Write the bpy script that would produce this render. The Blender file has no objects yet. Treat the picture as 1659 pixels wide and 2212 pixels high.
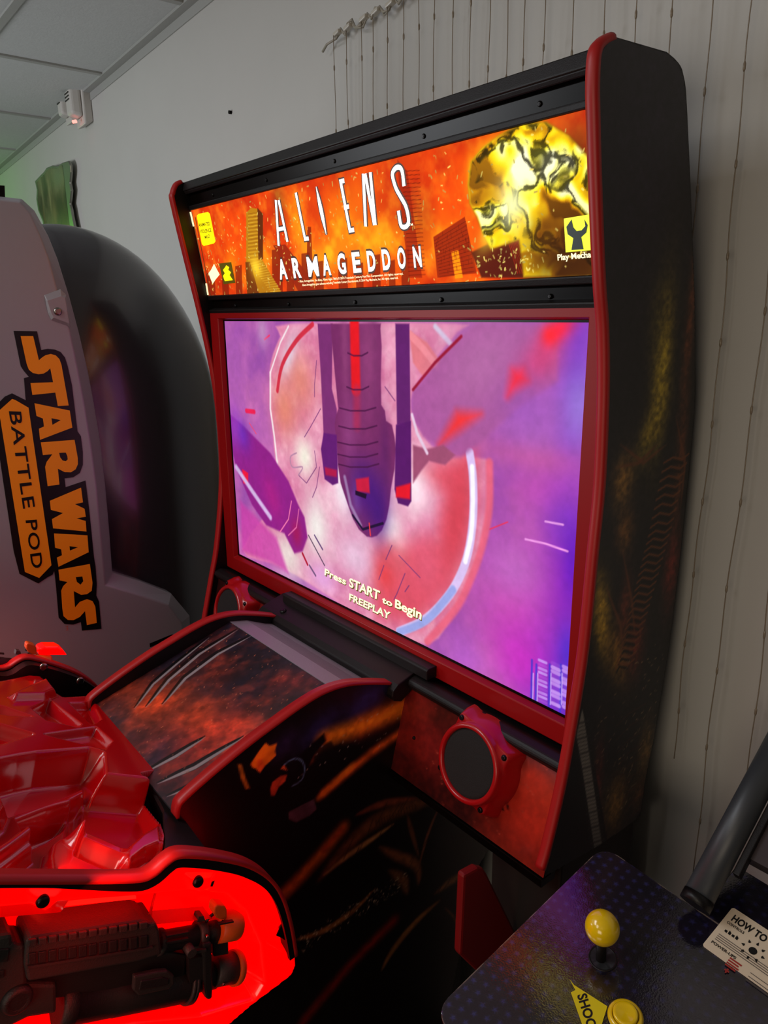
import bpy, bmesh, math, random
import numpy as np
from mathutils import Vector, Matrix
random.seed(7); rng = np.random.default_rng(7)
C = bpy.context.scene.collection

# ------------------------------------------------------------------ camera
Z0 = 1.70                                     # eye height above the floor
FPX = 1592.0; YAW, PITCH, ROLL = -0.89197, -0.26373, -0.01051
cy, sy = math.cos(YAW), math.sin(YAW); cp, sp = math.cos(PITCH), math.sin(PITCH); cr, sr = math.cos(ROLL), math.sin(ROLL)
FW = np.array([sy*cp, cy*cp, sp]); R0 = np.array([cy, -sy, 0.0]); U0 = np.cross(R0, FW)
RT = cr*R0 + sr*U0; UP = -sr*R0 + cr*U0
cam_d = bpy.data.cameras.new('camera'); cam = bpy.data.objects.new('camera', cam_d); C.objects.link(cam)
cam_d.sensor_fit = 'VERTICAL'; cam_d.sensor_height = 36.0; cam_d.lens = 36.0*FPX/2212.0
cam_d.clip_start = 0.02
M = Matrix(((RT[0], UP[0], -FW[0], 0), (RT[1], UP[1], -FW[1], 0), (RT[2], UP[2], -FW[2], Z0), (0, 0, 0, 1)))
cam.matrix_world = M
bpy.context.scene.camera = cam

# ------------------------------------------------------------------ light and exposure
vs = bpy.context.scene.view_settings
vs.view_transform = 'Standard'; vs.look = 'None'; vs.gamma = 1.0; vs.exposure = 0.0; vs.use_curve_mapping = False
w = bpy.data.worlds.new('room_air'); bpy.context.scene.world = w; w.use_nodes = True
w.node_tree.nodes['Background'].inputs[0].default_value = (0.90, 0.94, 1.0, 1)
w.node_tree.nodes['Background'].inputs[1].default_value = 0.02

def area(name, loc, target, size, power, col, sizey=None):
    d = bpy.data.lights.new(name, 'AREA'); d.energy = power; d.color = col; d.size = size
    if sizey: d.shape = 'RECTANGLE'; d.size_y = sizey
    o = bpy.data.objects.new(name, d); C.objects.link(o); o.location = loc
    o.rotation_euler = (Vector(target)-Vector(loc)).to_track_quat('-Z', 'Y').to_euler()
    return o
def point(name, loc, power, col, r=0.05):
    d = bpy.data.lights.new(name, 'POINT'); d.energy = power; d.color = col; d.shadow_soft_size = r
    o = bpy.data.objects.new(name, d); C.objects.link(o); o.location = loc; return o
area('ceiling_panel_light', (-1.5, -0.8, 2.50), (-1.5, -0.8, 0), 0.6, 17, (0.92, 0.95, 1.0), 1.2)
area('ceiling_panel_light', (-0.7, -1.6, 2.50), (-0.7, -1.6, 0), 0.6, 12, (1.0, 0.90, 0.80), 1.2)
area('added_fill_light', (-3.2, -1.6, 1.55), (-3.0, 0.2, 2.54), 1.0, 30, (0.93, 0.96, 1.0))  # added fill aimed at the ceiling for soft bounce, not a fixture of the room
area('added_fill_light', (0.4, -1.8, 1.55), (0.0, 0.0, 2.54), 1.0, 13, (1.0, 0.84, 0.64))  # warmer added fill on the right, likewise no fixture behind it
point('green_party_light', (-5.2, 0.40, 2.15), 6, (0.25, 1.0, 0.12), 0.12)
point('warm_lamp', (0.75, 0.45, 1.15), 0.12, (1.0, 0.62, 0.25), 0.12)

# ------------------------------------------------------------------ helpers
def lin(c):
    c = np.asarray(c, float)/255.0
    return np.where(c <= 0.04045, c/12.92, ((c+0.055)/1.055)**2.4)
def ray(x, y): return FW + RT*((x-829.5)/FPX) - UP*((y-1106)/FPX)
def hit(p, ax, v):                            # photo point -> point on the plane axis=v (z measured from the eye)
    d = ray(*p); return d*(v/d[ax])
def X_(p, v): return hit(p, 0, v)
def Y_(p, v): return hit(p, 1, v)
def Z_(p, v): return hit(p, 2, v)
def hplane(p, O, N):
    d = ray(*p); return d*(np.dot(O, N)/np.dot(d, N))

def nodes(m): return m.node_tree.nodes, m.node_tree.links
def pm(name, col, rough=0.5, metal=0.0, coat=0.0, noise=0.0, nscale=40.0, bump=0.0, bscale=200.0, emis=None, es=0.0, spec=0.5):
    m = bpy.data.materials.new(name); m.use_nodes = True; n, l = nodes(m); b = n['Principled BSDF']
    c = tuple(lin(col)) + (1,)
    b.inputs['Base Color'].default_value = c; b.inputs['Roughness'].default_value = rough
    b.inputs['Metallic'].default_value = metal; b.inputs['Coat Weight'].default_value = coat; b.inputs['Coat Roughness'].default_value = 0.08
    b.inputs['Specular IOR Level'].default_value = spec
    tc = n.new('ShaderNodeTexCoord')
    if noise:
        t = n.new('ShaderNodeTexNoise'); t.inputs['Scale'].default_value = nscale; t.inputs['Detail'].default_value = 6
        l.new(tc.outputs['Object'], t.inputs['Vector'])
        mx = n.new('ShaderNodeMix'); mx.data_type = 'RGBA'; mx.blend_type = 'MULTIPLY'
        mr = n.new('ShaderNodeMapRange'); mr.inputs[3].default_value = 1-noise; mr.inputs[4].default_value = 1+noise
        l.new(t.outputs['Fac'], mr.inputs[0])
        mx.inputs[0].default_value = 1.0; mx.inputs[6].default_value = c; l.new(mr.outputs[0], mx.inputs[7]); l.new(mx.outputs[2], b.inputs['Base Color'])
    if bump:
        t2 = n.new('ShaderNodeTexNoise'); t2.inputs['Scale'].default_value = bscale; t2.inputs['Detail'].default_value = 4
        l.new(tc.outputs['Object'], t2.inputs['Vector'])
        bp = n.new('ShaderNodeBump'); bp.inputs['Strength'].default_value = bump; bp.inputs['Distance'].default_value = 0.002
        l.new(t2.outputs['Fac'], bp.inputs['Height']); l.new(bp.outputs[0], b.inputs['Normal'])
    if emis is not None:
        b.inputs['Emission Color'].default_value = tuple(lin(emis)) + (1,); b.inputs['Emission Strength'].default_value = es
    return m
def art_mat(name, emit=0.0, rough=0.35, coat=0.0, bump=0.0, bscale=300, gain=1.0):
    m = bpy.data.materials.new(name); m.use_nodes = True; n, l = nodes(m); b = n['Principled BSDF']
    a = n.new('ShaderNodeAttribute'); a.attribute_name = 'Col'
    b.inputs['Roughness'].default_value = rough; b.inputs['Coat Weight'].default_value = coat; b.inputs['Coat Roughness'].default_value = 0.1
    if emit:
        b.inputs['Base Color'].default_value = (0.01, 0.01, 0.01, 1); b.inputs['Specular IOR Level'].default_value = 0.0; l.new(a.outputs['Color'], b.inputs['Emission Color']); b.inputs['Emission Strength'].default_value = emit
    else:
        l.new(a.outputs['Color'], b.inputs['Base Color'])
    if bump:
        tc = n.new('ShaderNodeTexCoord'); t2 = n.new('ShaderNodeTexNoise'); t2.inputs['Scale'].default_value = bscale
        l.new(tc.outputs['Object'], t2.inputs['Vector']); bp = n.new('ShaderNodeBump'); bp.inputs['Strength'].default_value = bump; bp.inputs['Distance'].default_value = 0.002
        l.new(t2.outputs['Fac'], bp.inputs['Height']); l.new(bp.outputs[0], b.inputs['Normal'])
    return m

MAT = dict(
    wall=pm('wall_paint', (196, 194, 190), 0.85, noise=0.03, nscale=6, bump=0.15, bscale=60),
    ceil=pm('ceiling_tile', (200, 202, 202), 0.95, noise=0.06, nscale=60, bump=0.3, bscale=150),
    tbar=pm('ceiling_grid_metal', (168, 168, 165), 0.6),
    floor=pm('floor_vinyl', (60, 44, 32), 0.5, noise=0.15, nscale=5),
    black=pm('black_laminate', (12, 9, 10), 0.42, spec=0.35, bump=0.08, bscale=500),
    gloss=pm('black_acrylic', (7, 4, 3), 0.30, spec=0.18),
    satin=pm('black_powder_coat', (22, 17, 17), 0.45, spec=0.3, bump=0.15, bscale=900),
    steel=pm('grey_powder_coat', (128, 124, 132), 0.34, bump=0.15, bscale=900),
    redtrim=pm('red_edge_molding', (172, 26, 26), 0.40, spec=0.4),
    redframe=pm('red_bezel_paint', (150, 8, 10), 0.42, spec=0.3),
    redabs=pm('red_vacuum_formed_plastic', (186, 0, 6), 0.18, coat=0.7),
    tray=pm('lit_red_plastic', (215, 0, 0), 0.22, coat=0.6, emis=(255, 0, 0), es=1.1),
    led=pm('red_led', (255, 0, 0), 0.4, emis=(255, 10, 5), es=4.0),
    redspk=pm('red_speaker_plastic', (176, 16, 20), 0.28, coat=0.3),
    grille=pm('speaker_cloth', (32, 28, 28), 0.95, bump=0.6, bscale=900),
    screw=pm('dark_screw', (26, 24, 24), 0.35, metal=0.6),
    chrome=pm('screw_steel', (150, 145, 140), 0.25, metal=1.0),
    gun=pm('gun_plastic', (50, 46, 45), 0.5, bump=0.3, bscale=600),
    gun2=pm('gun_plastic_dark', (30, 27, 27), 0.55, bump=0.3, bscale=600),
    orange=pm('orange_plastic', (196, 84, 22), 0.4),
    silver=pm('silver_shell_paint', (158, 154, 160), 0.42, metal=0.3, noise=0.03, nscale=4, bump=0.1, bscale=800),
    dome=pm('dark_dome_plastic', (50, 47, 52), 0.22, spec=1.0, coat=0.35, bump=0.05, bscale=400),
    swor=pm('orange_vinyl', (255, 150, 8), 0.45, emis=(255, 150, 8), es=0.0),
    swbk=pm('black_vinyl', (10, 9, 10), 0.3),
    white_e=pm('lit_white_lettering', (255, 255, 255), 0.4, emis=(255, 255, 250), es=1.25),
    cream_e=pm('lit_cream_lettering', (255, 240, 200), 0.4, emis=(255, 245, 190), es=1.0),
    dark_e=pm('dark_outline_ink', (50, 22, 4), 0.5, emis=(58, 24, 4), es=0.8),
    yellow_e=pm('lit_yellow_label', (255, 240, 10), 0.4, emis=(255, 238, 10), es=1.1),
    olive_e=pm('lit_olive_ink', (70, 60, 10), 0.4, emis=(90, 75, 10), es=0.8),
    lime_e=pm('lit_lime_panel', (225, 240, 40), 0.4, emis=(228, 240, 45), es=1.0),
    ink_e=pm('lit_emblem_ink', (20, 30, 26), 0.4, emis=(34, 44, 38), es=0.7),
    white_p=pm('white_plastic', (205, 200, 195), 0.5),
    wire=pm('clear_wire', (158, 150, 136), 0.5),
    clip=pm('clear_adhesive_clip', (196, 190, 178), 0.3),
    bulb=pm('fairy_bulb', (140, 126, 108), 0.25),
    ledr=pm('indicator_led', (255, 80, 80), 0.3, emis=(255, 120, 110), es=3.0),
    yball=pm('yellow_plastic', (236, 196, 8), 0.18, coat=0.6),
    yvinyl=pm('yellow_vinyl', (228, 208, 20), 0.4),
    card=pm('white_card', (232, 212, 186), 0.5),
    ink=pm('black_ink', (12, 10, 10), 0.5),
    inkr=pm('red_ink', (170, 50, 44), 0.5),
    inkg=pm('grey_ink', (96, 84, 78), 0.5),
    tube=pm('grey_tube_plastic', (52, 54, 58), 0.4),
    glass=pm('screen_glass_off', (66, 58, 60), 0.22),
    tin=pm('tin_sheet', (150, 150, 140), 0.35, metal=0.8),
    darkbrown=pm('dark_brown_panel', (34, 24, 20), 0.6),
    redfin=pm('dark_red_panel', (120, 8, 10), 0.5),
    hatch=pm('brushed_stripe_print', (130, 124, 116), 0.5, noise=0.3, nscale=30),
    olive=pm('olive_vinyl', (110, 92, 16), 0.5),
)

def link(name, me, mats, parent=None, smooth=False):
    o = bpy.data.objects.new(name, me); C.objects.link(o)
    for m in (mats if isinstance(mats, (list, tuple)) else [mats]): me.materials.append(m)
    if smooth:
        me.polygons.foreach_set('use_smooth', [True]*len(me.polygons))
    if parent is not None:
        o.parent = parent; o.matrix_parent_inverse = world_inv(parent)
    return o
def world_inv(o):
    m = Matrix.Translation(o.location) @ o.rotation_euler.to_matrix().to_4x4()
    if o.parent: return (o.parent_w @ m).inverted() if hasattr(o, 'parent_w') else Matrix.Identity(4)
    return m.inverted()
def tag(o, label=None, cat=None, group=None, kind=None):
    if label: o['label'] = label
    if cat: o['category'] = cat
    if group: o['group'] = group
    if kind: o['kind'] = kind
    return o
def empty(name, loc, label, cat, group=None):
    o = bpy.data.objects.new(name, None); C.objects.link(o); o.location = (loc[0], loc[1], loc[2]+Z0); o.empty_display_size = 0.05
    return tag(o, label, cat, group)

class MB:
    def __init__(s): s.v = []; s.f = []; s.m = []; s.mi = 0; s.sm = []
    def add(s, vs_, fs, smooth=False):
        b = len(s.v); s.v += [tuple(map(float, v)) for v in vs_]
        for f in fs: s.f.append(tuple(i+b for i in f)); s.m.append(s.mi); s.sm.append(smooth)
        return s
    def box(s, x0, x1, y0, y1, z0, z1):
        V = [(x, y, z) for x in (x0, x1) for y in (y0, y1) for z in (z0, z1)]
        return s.add(V, [(0, 1, 3, 2), (4, 6, 7, 5), (0, 4, 5, 1), (2, 3, 7, 6), (0, 2, 6, 4), (1, 5, 7, 3)])
    def prism(s, pts, off):
        n = len(pts); off = np.asarray(off, float)
        V = [np.asarray(p, float) for p in pts]; V += [v+off for v in V]
        return s.add(V, [tuple(range(n)), tuple(range(2*n-1, n-1, -1))] + [(i, (i+1) % n, n+(i+1) % n, n+i) for i in range(n)])
    def loft(s, loops, cap=True, closed=True, smooth=False):
        n = len(loops[0]); V = [p for L in loops for p in L]; F = []
        for k in range(len(loops)-1):
            for i in range(n if closed else n-1):
                j = (i+1) % n; F.append((k*n+i, k*n+j, (k+1)*n+j, (k+1)*n+i))
        s.add(V, F, smooth)
        if cap:
            b = len(s.v)-len(V)
            s.f.append(tuple(b+i for i in range(n))[::-1]); s.m.append(s.mi); s.sm.append(False)
            s.f.append(tuple(b+(len(loops)-1)*n+i for i in range(n))); s.m.append(s.mi); s.sm.append(False)
        return s
    def cyl(s, a, b, r, n=24, r2=None, prof=None, smooth=True):
        a = np.asarray(a, float); b = np.asarray(b, float); d = b-a; L = np.linalg.norm(d); d /= L
        t = np.array([1, 0, 0]) if abs(d[0]) < 0.8 else np.array([0, 1, 0]); u = np.cross(d, t); u /= np.linalg.norm(u); v = np.cross(d, u)
        prof = prof or [(0, r), (1, r if r2 is None else r2)]
        loops = [[a+d*L*q+(u*math.cos(2*math.pi*i/n)+v*math.sin(2*math.pi*i/n))*rr for i in range(n)] for q, rr in prof]
        return s.loft(loops, smooth=smooth)
    def tube(s, path, r, n=8):
        P = [np.asarray(p, float) for p in path]; loops = []
        for i, p in enumerate(P):
            d = P[min(i+1, len(P)-1)]-P[max(i-1, 0)]; d /= (np.linalg.norm(d)+1e-12)
            t = np.array([1, 0, 0]) if abs(d[0]) < 0.8 else np.array([0, 1, 0]); u = np.cross(d, t); u /= np.linalg.norm(u); v = np.cross(d, u)
            rr = r[i] if isinstance(r, (list, tuple)) else r
            loops.append([p+(u*math.cos(2*math.pi*k/n)+v*math.sin(2*math.pi*k/n))*rr for k in range(n)])
        return s.loft(loops, smooth=True)
    def build(s, name, mats, parent=None, bevel=0, seg=2, smooth=False):
        me = bpy.data.meshes.new(name); me.from_pydata([(x, y, z+Z0) for x, y, z in s.v], [], s.f); me.update()
        me.polygons.foreach_set('material_index', s.m); me.polygons.foreach_set('use_smooth', [bool(a or smooth) for a in s.sm])
        bm = bmesh.new(); bm.from_mesh(me); bmesh.ops.recalc_face_normals(bm, faces=bm.faces); bm.to_mesh(me); bm.free()
        o = link(name, me, mats, parent)
        if bevel:
            md = o.modifiers.new('bevel', 'BEVEL'); md.width = bevel; md.segments = seg; md.limit_method = 'ANGLE'; md.angle_limit = 0.6
            md.harden_normals = False
        return o

def smoothpath(pts, sub=6, closed=False):      # Catmull-Rom
    P = [np.asarray(p, float) for p in pts]; n = len(P); out = []
    rngi = range(n if closed else n-1)
    for i in rngi:
        p0 = P[(i-1) % n] if closed or i > 0 else P[0]; p1 = P[i]; p2 = P[(i+1) % n]; p3 = P[(i+2) % n] if closed or i+2 < n else P[-1]
        for k in range(sub):
            t = k/sub
            out.append(0.5*((2*p1)+(-p0+p2)*t+(2*p0-5*p1+4*p2-p3)*t*t+(-p0+3*p1-3*p2+p3)*t**3))
    if not closed: out.append(P[-1])
    return out
def molding(path, x0, x1, h=0.006, sign=1):     # half-round edge strip over a panel edge lying in the Y-Z plane
    loops = []; P = [np.asarray(p, float) for p in path]
    for i, p in enumerate(P):
        d = P[min(i+1, len(P)-1)]-P[max(i-1, 0)]; d[0] = 0; d /= np.linalg.norm(d)+1e-12
        nrm = np.array([0, -d[2], d[1]])*sign
        w_ = x1-x0; L = []
        for q, hh in ((0, -0.002), (0, 0.35), (0.12, 0.75), (0.35, 1.0), (0.65, 1.0), (0.88, 0.75), (1, 0.35), (1, -0.002)):
            a = p.copy(); a[0] = x0+w_*q; a = a + nrm*(hh*h if hh > 0 else hh); L.append(a)
        loops.append(L)
    return MB().loft(loops, smooth=True)

# ---- painter: a fine grid of coloured points on a flat panel (printed art, lit marquee, screen picture)
def vnoise(nx, ny, cell, seed):
    r = np.random.default_rng(seed); gx = int(nx/cell)+3; gy = int(ny/cell)+3; g = r.random((gy, gx))
    x = np.arange(nx)/cell; y = np.arange(ny)/cell; xi = x.astype(int); yi = y.astype(int); fx = x-xi; fy = y-yi
    fx = fx*fx*(3-2*fx); fy = fy*fy*(3-2*fy)
    a = g[np.ix_(yi, xi)]; b = g[np.ix_(yi, xi+1)]; c = g[np.ix_(yi+1, xi)]; d = g[np.ix_(yi+1, xi+1)]
    return (a*(1-fx)+b*fx)*(1-fy)[:, None]+(c*(1-fx)+d*fx)*fy[:, None]
def fbm(nx, ny, cell, seed, o=4):
    s = 0; a = 1; t = 0
    for k in range(o): s = s+a*vnoise(nx, ny, max(cell/2**k, 1.0), seed+k); t += a; a *= 0.55
    return s/t
class Art:
    def __init__(s, O, U, V, W, H, res, col=(0, 0, 0)):
        s.O = np.asarray(O, float); s.U = np.asarray(U, float)/np.linalg.norm(U); s.V = np.asarray(V, float)/np.linalg.norm(V)
        s.W, s.H = W, H; s.nx = max(int(W*res), 4); s.ny = max(int(H*res), 4); s.px = W/(s.nx-1); s.N = np.cross(s.U, s.V)
        s.S, s.T = np.meshgrid(np.linspace(0, W, s.nx), np.linspace(0, H, s.ny))
        s.c = np.zeros((s.ny, s.nx, 3)); s.c[:] = col; s.h = np.zeros((s.ny, s.nx))
    def st(s, p):
        q = hplane(p, s.O, s.N)-s.O; return np.array([q@s.U, q@s.V])
    def mix(s, a, col, sl=None):
        a = a[..., None]
        if sl is None: s.c = s.c*(1-a)+np.asarray(col, float)*a
        else: s.c[sl] = s.c[sl]*(1-a)+np.asarray(col, float)*a
    def win(s, P, m):
        x0, y0 = P.min(0)-m; x1, y1 = P.max(0)+m; dx = s.W/(s.nx-1); dy = s.H/(s.ny-1)
        i0 = max(int(x0/dx), 0); i1 = min(int(x1/dx)+2, s.nx); j0 = max(int(y0/dy), 0); j1 = min(int(y1/dy)+2, s.ny)
        if i1 <= i0 or j1 <= j0: return None
        return (slice(j0, j1), slice(i0, i1))
    def psd(s, P, sl):
        X = s.S[sl]; Y = s.T[sl]; d = np.full(X.shape, 1e9); ins = np.zeros(X.shape, bool); n = len(P)
        for i in range(n):
            a = P[i]; b = P[(i+1) % n]; e = b-a; L = e@e+1e-15
            t = np.clip(((X-a[0])*e[0]+(Y-a[1])*e[1])/L, 0, 1); d = np.minimum(d, np.hypot(X-a[0]-t*e[0], Y-a[1]-t*e[1]))
            c = ((a[1] > Y) != (b[1] > Y)) & (X < (b[0]-a[0])*(Y-a[1])/(b[1]-a[1]+1e-15)+a[0]); ins ^= c
        return np.where(ins, -d, d)
    def poly(s, pts, col, soft=0.0, a=1.0, raw=False, height=None):
        P = np.array(pts if raw else [s.st(p) for p in pts]); soft = max(soft, s.px*0.7); sl = s.win(P, soft*2)
        if sl is None: return
        al = np.clip(0.5-s.psd(P, sl)/(2*soft), 0, 1); al = al*al*(3-2*al)*a
        if height is not None: s.h[sl] = s.h[sl]*(1-al)+height*al
        else: s.mix(al, col, sl)
    def stroke(s, pts, wid, col, soft=0.0, a=1.0, raw=False, height=None, taper=False):
        P = np.array(pts if raw else [s.st(p) for p in pts]); soft = max(soft, s.px*0.6); sl = s.win(P, wid+soft*2)
        if sl is None: return
        X = s.S[sl]; Y = s.T[sl]; d = np.full(X.shape, 1e9); n = len(P)-1
        for i in range(n):
            p = P[i]; q = P[i+1]; e = q-p; t = np.clip(((X-p[0])*e[0]+(Y-p[1])*e[1])/(e@e+1e-15), 0, 1)
            ww = 1.0
            if taper: ww = np.sin(np.pi*np.clip((i+t)/n, 0.02, 0.98))**0.7
            d = np.minimum(d, np.hypot(X-p[0]-t*e[0], Y-p[1]-t*e[1])-wid/2*ww)
        al = np.clip(0.5-d/(2*soft), 0, 1); al = al*al*(3-2*al)*a
        if height is not None: s.h[sl] = s.h[sl]+height*al
        else: s.mix(al, col, sl)
    def blob(s, p, rx, ry, ang, col, a=1.0, pw=1.0, raw=False):
        c = np.array(p) if raw else s.st(p); ca, sa = math.cos(ang), math.sin(ang)
        X = s.S-c[0]; Y = s.T-c[1]; u = (X*ca+Y*sa)/rx; v = (-X*sa+Y*ca)/ry
        s.mix(np.exp(-(u*u+v*v)**pw)*a, col)
    def noise(s, cell, seed, lo, hi, c0, c1, a=1.0, mask=None):
        f = fbm(s.nx, s.ny, cell/s.px, seed); f = np.clip((f-lo)/(hi-lo), 0, 1)[..., None]
        al = a if mask is None else (a*mask)[..., None]
        s.c = s.c*(1-al)+(np.asarray(c0, float)*(1-f)+np.asarray(c1, float)*f)*al
    def mul(s, cell, seed, amt):
        f = fbm(s.nx, s.ny, cell/s.px, seed); s.c *= (1+(f-0.5)*2*amt)[..., None]
    def sparks(s, n, reg, col, l=0.006, wd=0.0016, ang=1.0, seed=1, da=0.5):
        r = np.random.default_rng(seed)
        R_ = np.array([s.st(p) for p in reg]); lo = R_.min(0); hi = R_.max(0)
        for _ in range(n):
            p = lo+(hi-lo)*r.random(2); a = ang+(r.random()-0.5)*2*da; L = l*(0.2+r.random()); k = np.array([math.cos(a), math.sin(a)])*L/2
            cc = np.asarray(col, float)*(0.6+0.4*r.random()); s.stroke([p-k, p+k], wd*(0.5+r.random()*0.8), cc, raw=True)
    def build(s, name, mat, parent, off=0.0, hscale=0.0, smooth=True, outline=None):
        P = s.O+s.S[..., None]*s.U+s.T[..., None]*s.V+s.N*off+s.N*(s.h[..., None])
        P = P.reshape(-1, 3).copy(); P[:, 2] += Z0
        nx, ny = s.nx, s.ny; i = np.arange((ny-1)*(nx-1)); r = i//(nx-1); c = i % (nx-1); a = r*nx+c
        Q = np.stack([a, a+1, a+nx+1, a+nx], 1)
        if outline is not None:
            OP = np.array([s.st(p) for p in outline]); sd = s.psd(OP, (slice(0, ny), slice(0, nx))).reshape(-1)
            Q = Q[(sd[Q].max(1) < 0.0)]
        me = bpy.data.meshes.new(name); nf = len(Q)
        me.vertices.add(len(P)); me.vertices.foreach_set('co', P.astype(np.float32).reshape(-1))
        me.loops.add(nf*4); me.loops.foreach_set('vertex_index', Q.reshape(-1).astype(np.int32))
        me.polygons.add(nf); me.polygons.foreach_set('loop_start', np.arange(0, nf*4, 4, dtype=np.int32))
        me.update(calc_edges=True)
        col = lin(np.clip(s.c, 0, 400)).reshape(-1, 3); col = np.concatenate([col, np.ones((len(col), 1))], 1).astype(np.float32)
        at = me.color_attributes.new('Col', 'FLOAT_COLOR', 'POINT'); at.data.foreach_set('color', col.reshape(-1))
        return link(name, me, mat, parent, smooth)

def textmesh(body, bold=0.0, spacing=1.0):
    cu = bpy.data.curves.new('t', 'FONT'); cu.body = body; cu.size = 1; cu.offset = bold; cu.space_character = spacing; cu.resolution_u = 4
    o = bpy.data.objects.new('t', cu); C.objects.link(o); dg = bpy.context.evaluated_depsgraph_get(); dg.update()
    me = bpy.data.meshes.new_from_object(o.evaluated_get(dg)); V = np.array([v.co[:] for v in me.vertices]); F = [tuple(p.vertices) for p in me.polygons]
    bpy.data.objects.remove(o); bpy.data.curves.remove(cu); bpy.data.meshes.remove(me)
    return V, F
def text_into(mb, body, q, n_off, bold=0.0, spacing=1.0, cap=True):
    """letters fitted into the quad q = (bottom-left, bottom-right, top-right, top-left), pushed by n_off"""
    V, F = textmesh(body, bold, spacing)
    if len(V) == 0: return
    q = [np.asarray(a, float) for a in q]; x0, x1 = V[:, 0].min(), V[:, 0].max()
    y0 = min(V[:, 1].min(), 0) if not cap else 0.0; y1 = V[:, 1].max() if not cap else 0.73
    out = []
    for v in V:
        u = (v[0]-x0)/(x1-x0); t = (v[1]-y0)/(y1-y0)
        out.append((q[0]*(1-u)+q[1]*u)*(1-t)+(q[3]*(1-u)+q[2]*u)*t+np.asarray(n_off))
    mb.add(out, F)
def strokes_into(mb, paths, wid, N, off):
    N = np.asarray(N, float)
    for path in paths:
        P = [np.asarray(p, float) for p in path]; L = []; R_ = []
        for i, p in enumerate(P):
            d0 = P[i]-P[i-1] if i > 0 else P[1]-P[0]; d1 = P[i+1]-P[i] if i < len(P)-1 else d0
            d0 = d0/(np.linalg.norm(d0)+1e-12); d1 = d1/(np.linalg.norm(d1)+1e-12); d = d0+d1; d /= np.linalg.norm(d)+1e-12
            s_ = np.cross(N, d); k = 1/max(np.dot(np.cross(N, d0), s_), 0.5); ww = (wid[i] if isinstance(wid, (list, tuple)) else wid)/2*k
            L.append(p+s_*ww+N*off); R_.append(p-s_*ww+N*off)
        mb.loft([[a, b] for a, b in zip(L, R_)], cap=False, closed=False)

def screw(parent, p, n, r=0.005, mat='screw', name='screw', proud=0.003):
    n = np.asarray(n, float); n /= np.linalg.norm(n); p = np.asarray(p, float)
    mb = MB(); mb.cyl(p-n*0.002, p+n*proud, r, 20, prof=[(0, r), (0.55, r), (0.85, r*0.85), (1, r*0.6)])
    mb.cyl(p+n*(proud-0.0002), p+n*(proud+0.0004), r*0.4, 6, smooth=False)
    return mb.build(name, MAT[mat], parent)
# ------------------------------------------------------------------ the room
WA = -0.048; WY0 = 1.080                       # back wall, almost parallel to the cabinet
def wall_y(x): return WY0+WA*(x+2.14)
WN = np.array([-WA, 1.0, 0.0])/math.hypot(1, WA); WO = np.array([-2.14, WY0, 0.0])
def wallp(p, off=0.0): return hplane(p, WO-WN*off, WN)
ZC = 0.84
mb = MB(); mb.prism([(-7, wall_y(-7), -1.7), (2.5, wall_y(2.5), -1.7), (2.5, wall_y(2.5), 1.2), (-7, wall_y(-7), 1.2)], WN*0.1)
tag(mb.build('wall_back', MAT['wall']), kind='structure')
mb = MB(); mb.box(-7.1, -7.0, -4, 1.5, -1.7, 1.2); tag(mb.build('wall_left', MAT['wall']), kind='structure')
mb = MB(); mb.box(-7.1, 2.5, -4, 1.5, -1.8, -1.7); tag(mb.build('floor', MAT['floor']), kind='structure')
mb = MB(); mb.box(-7, 2.5, -4, 1.45, ZC+0.004, ZC+0.03); tag(mb.build('ceiling', MAT['ceil']), kind='structure')
mb = MB()
for k in range(-6, 5): mb.box(-2.18+k*0.765-0.012, -2.18+k*0.765+0.012, -4, 1.4, ZC-0.002, ZC+0.004)
for y in (0.69, 0.08, -0.53, -1.14, -1.75, -2.36, -2.97): mb.box(-7, 2.5, y-0.012, y+0.012, ZC-0.0022, ZC+0.004)
tag(mb.build('trim_1', MAT['tbar']), kind='structure')
mb = MB(); q = [(x, wall_y(x)) for x in (-7, 2.5)]
mb.prism([(q[0][0], q[0][1], ZC-0.004), (q[1][0], q[1][1], ZC-0.004), (q[1][0], q[1][1]-0.03, ZC-0.004), (q[0][0], q[0][1]-0.03, ZC-0.004)], (0, 0, 0.008))
mb.prism([(q[0][0], q[0][1], ZC-0.03), (q[1][0], q[1][1], ZC-0.03), (q[1][0], q[1][1]-0.004, ZC-0.03), (q[0][0], q[0][1]-0.004, ZC-0.03)], (0, 0, 0.03))
tag(mb.build('trim_2', MAT['tbar']), kind='structure')

# ------------------------------------------------------------------ the alien shooter cabinet
XR0, XR1 = -0.5285, -0.515; XL0, XL1 = -1.5695, -1.555
cab = empty('arcade_cabinet', (-1.05, 0.62, -1.7), 'big black arcade cabinet with red edging, glowing orange marquee and large pink screen', 'arcade machine')
FR = [(1330, 80), (1308, 92), (1296, 115), (1292, 180), (1293, 250), (1297, 400), (1305, 600), (1312, 700), (1314, 800), (1312, 900), (1305, 1050), (1290, 1200), (1270, 1400), (1247, 1550), (1220, 1700), (1190, 1830), (1176, 1880)]
BR = [(1440, 112), (1465, 135), (1477, 165), (1485, 250), (1501, 640), (1502, 780), (1500, 900), (1470, 1200), (1445, 1400), (1412, 1600), (1395, 1680), (1385, 1752), (1372, 1772), (1300, 1824)]
fr = smoothpath([X_(p, XR1) for p in FR], 4); bk = smoothpath([X_(p, XR1) for p in BR], 3)
FL = [(388, 396), (377, 402), (370, 420), (371, 440), (400, 560), (430, 680), (456, 800), (470, 900), (476, 1000), (474, 1080), (465, 1180), (455, 1240), (443, 1310), (437, 1345)]
fl = smoothpath([X_(p, XL0) for p in FL], 4)
fl += [np.array([XL0, fr[-2][1]+0.005, fr[-1][2]])]
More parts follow.
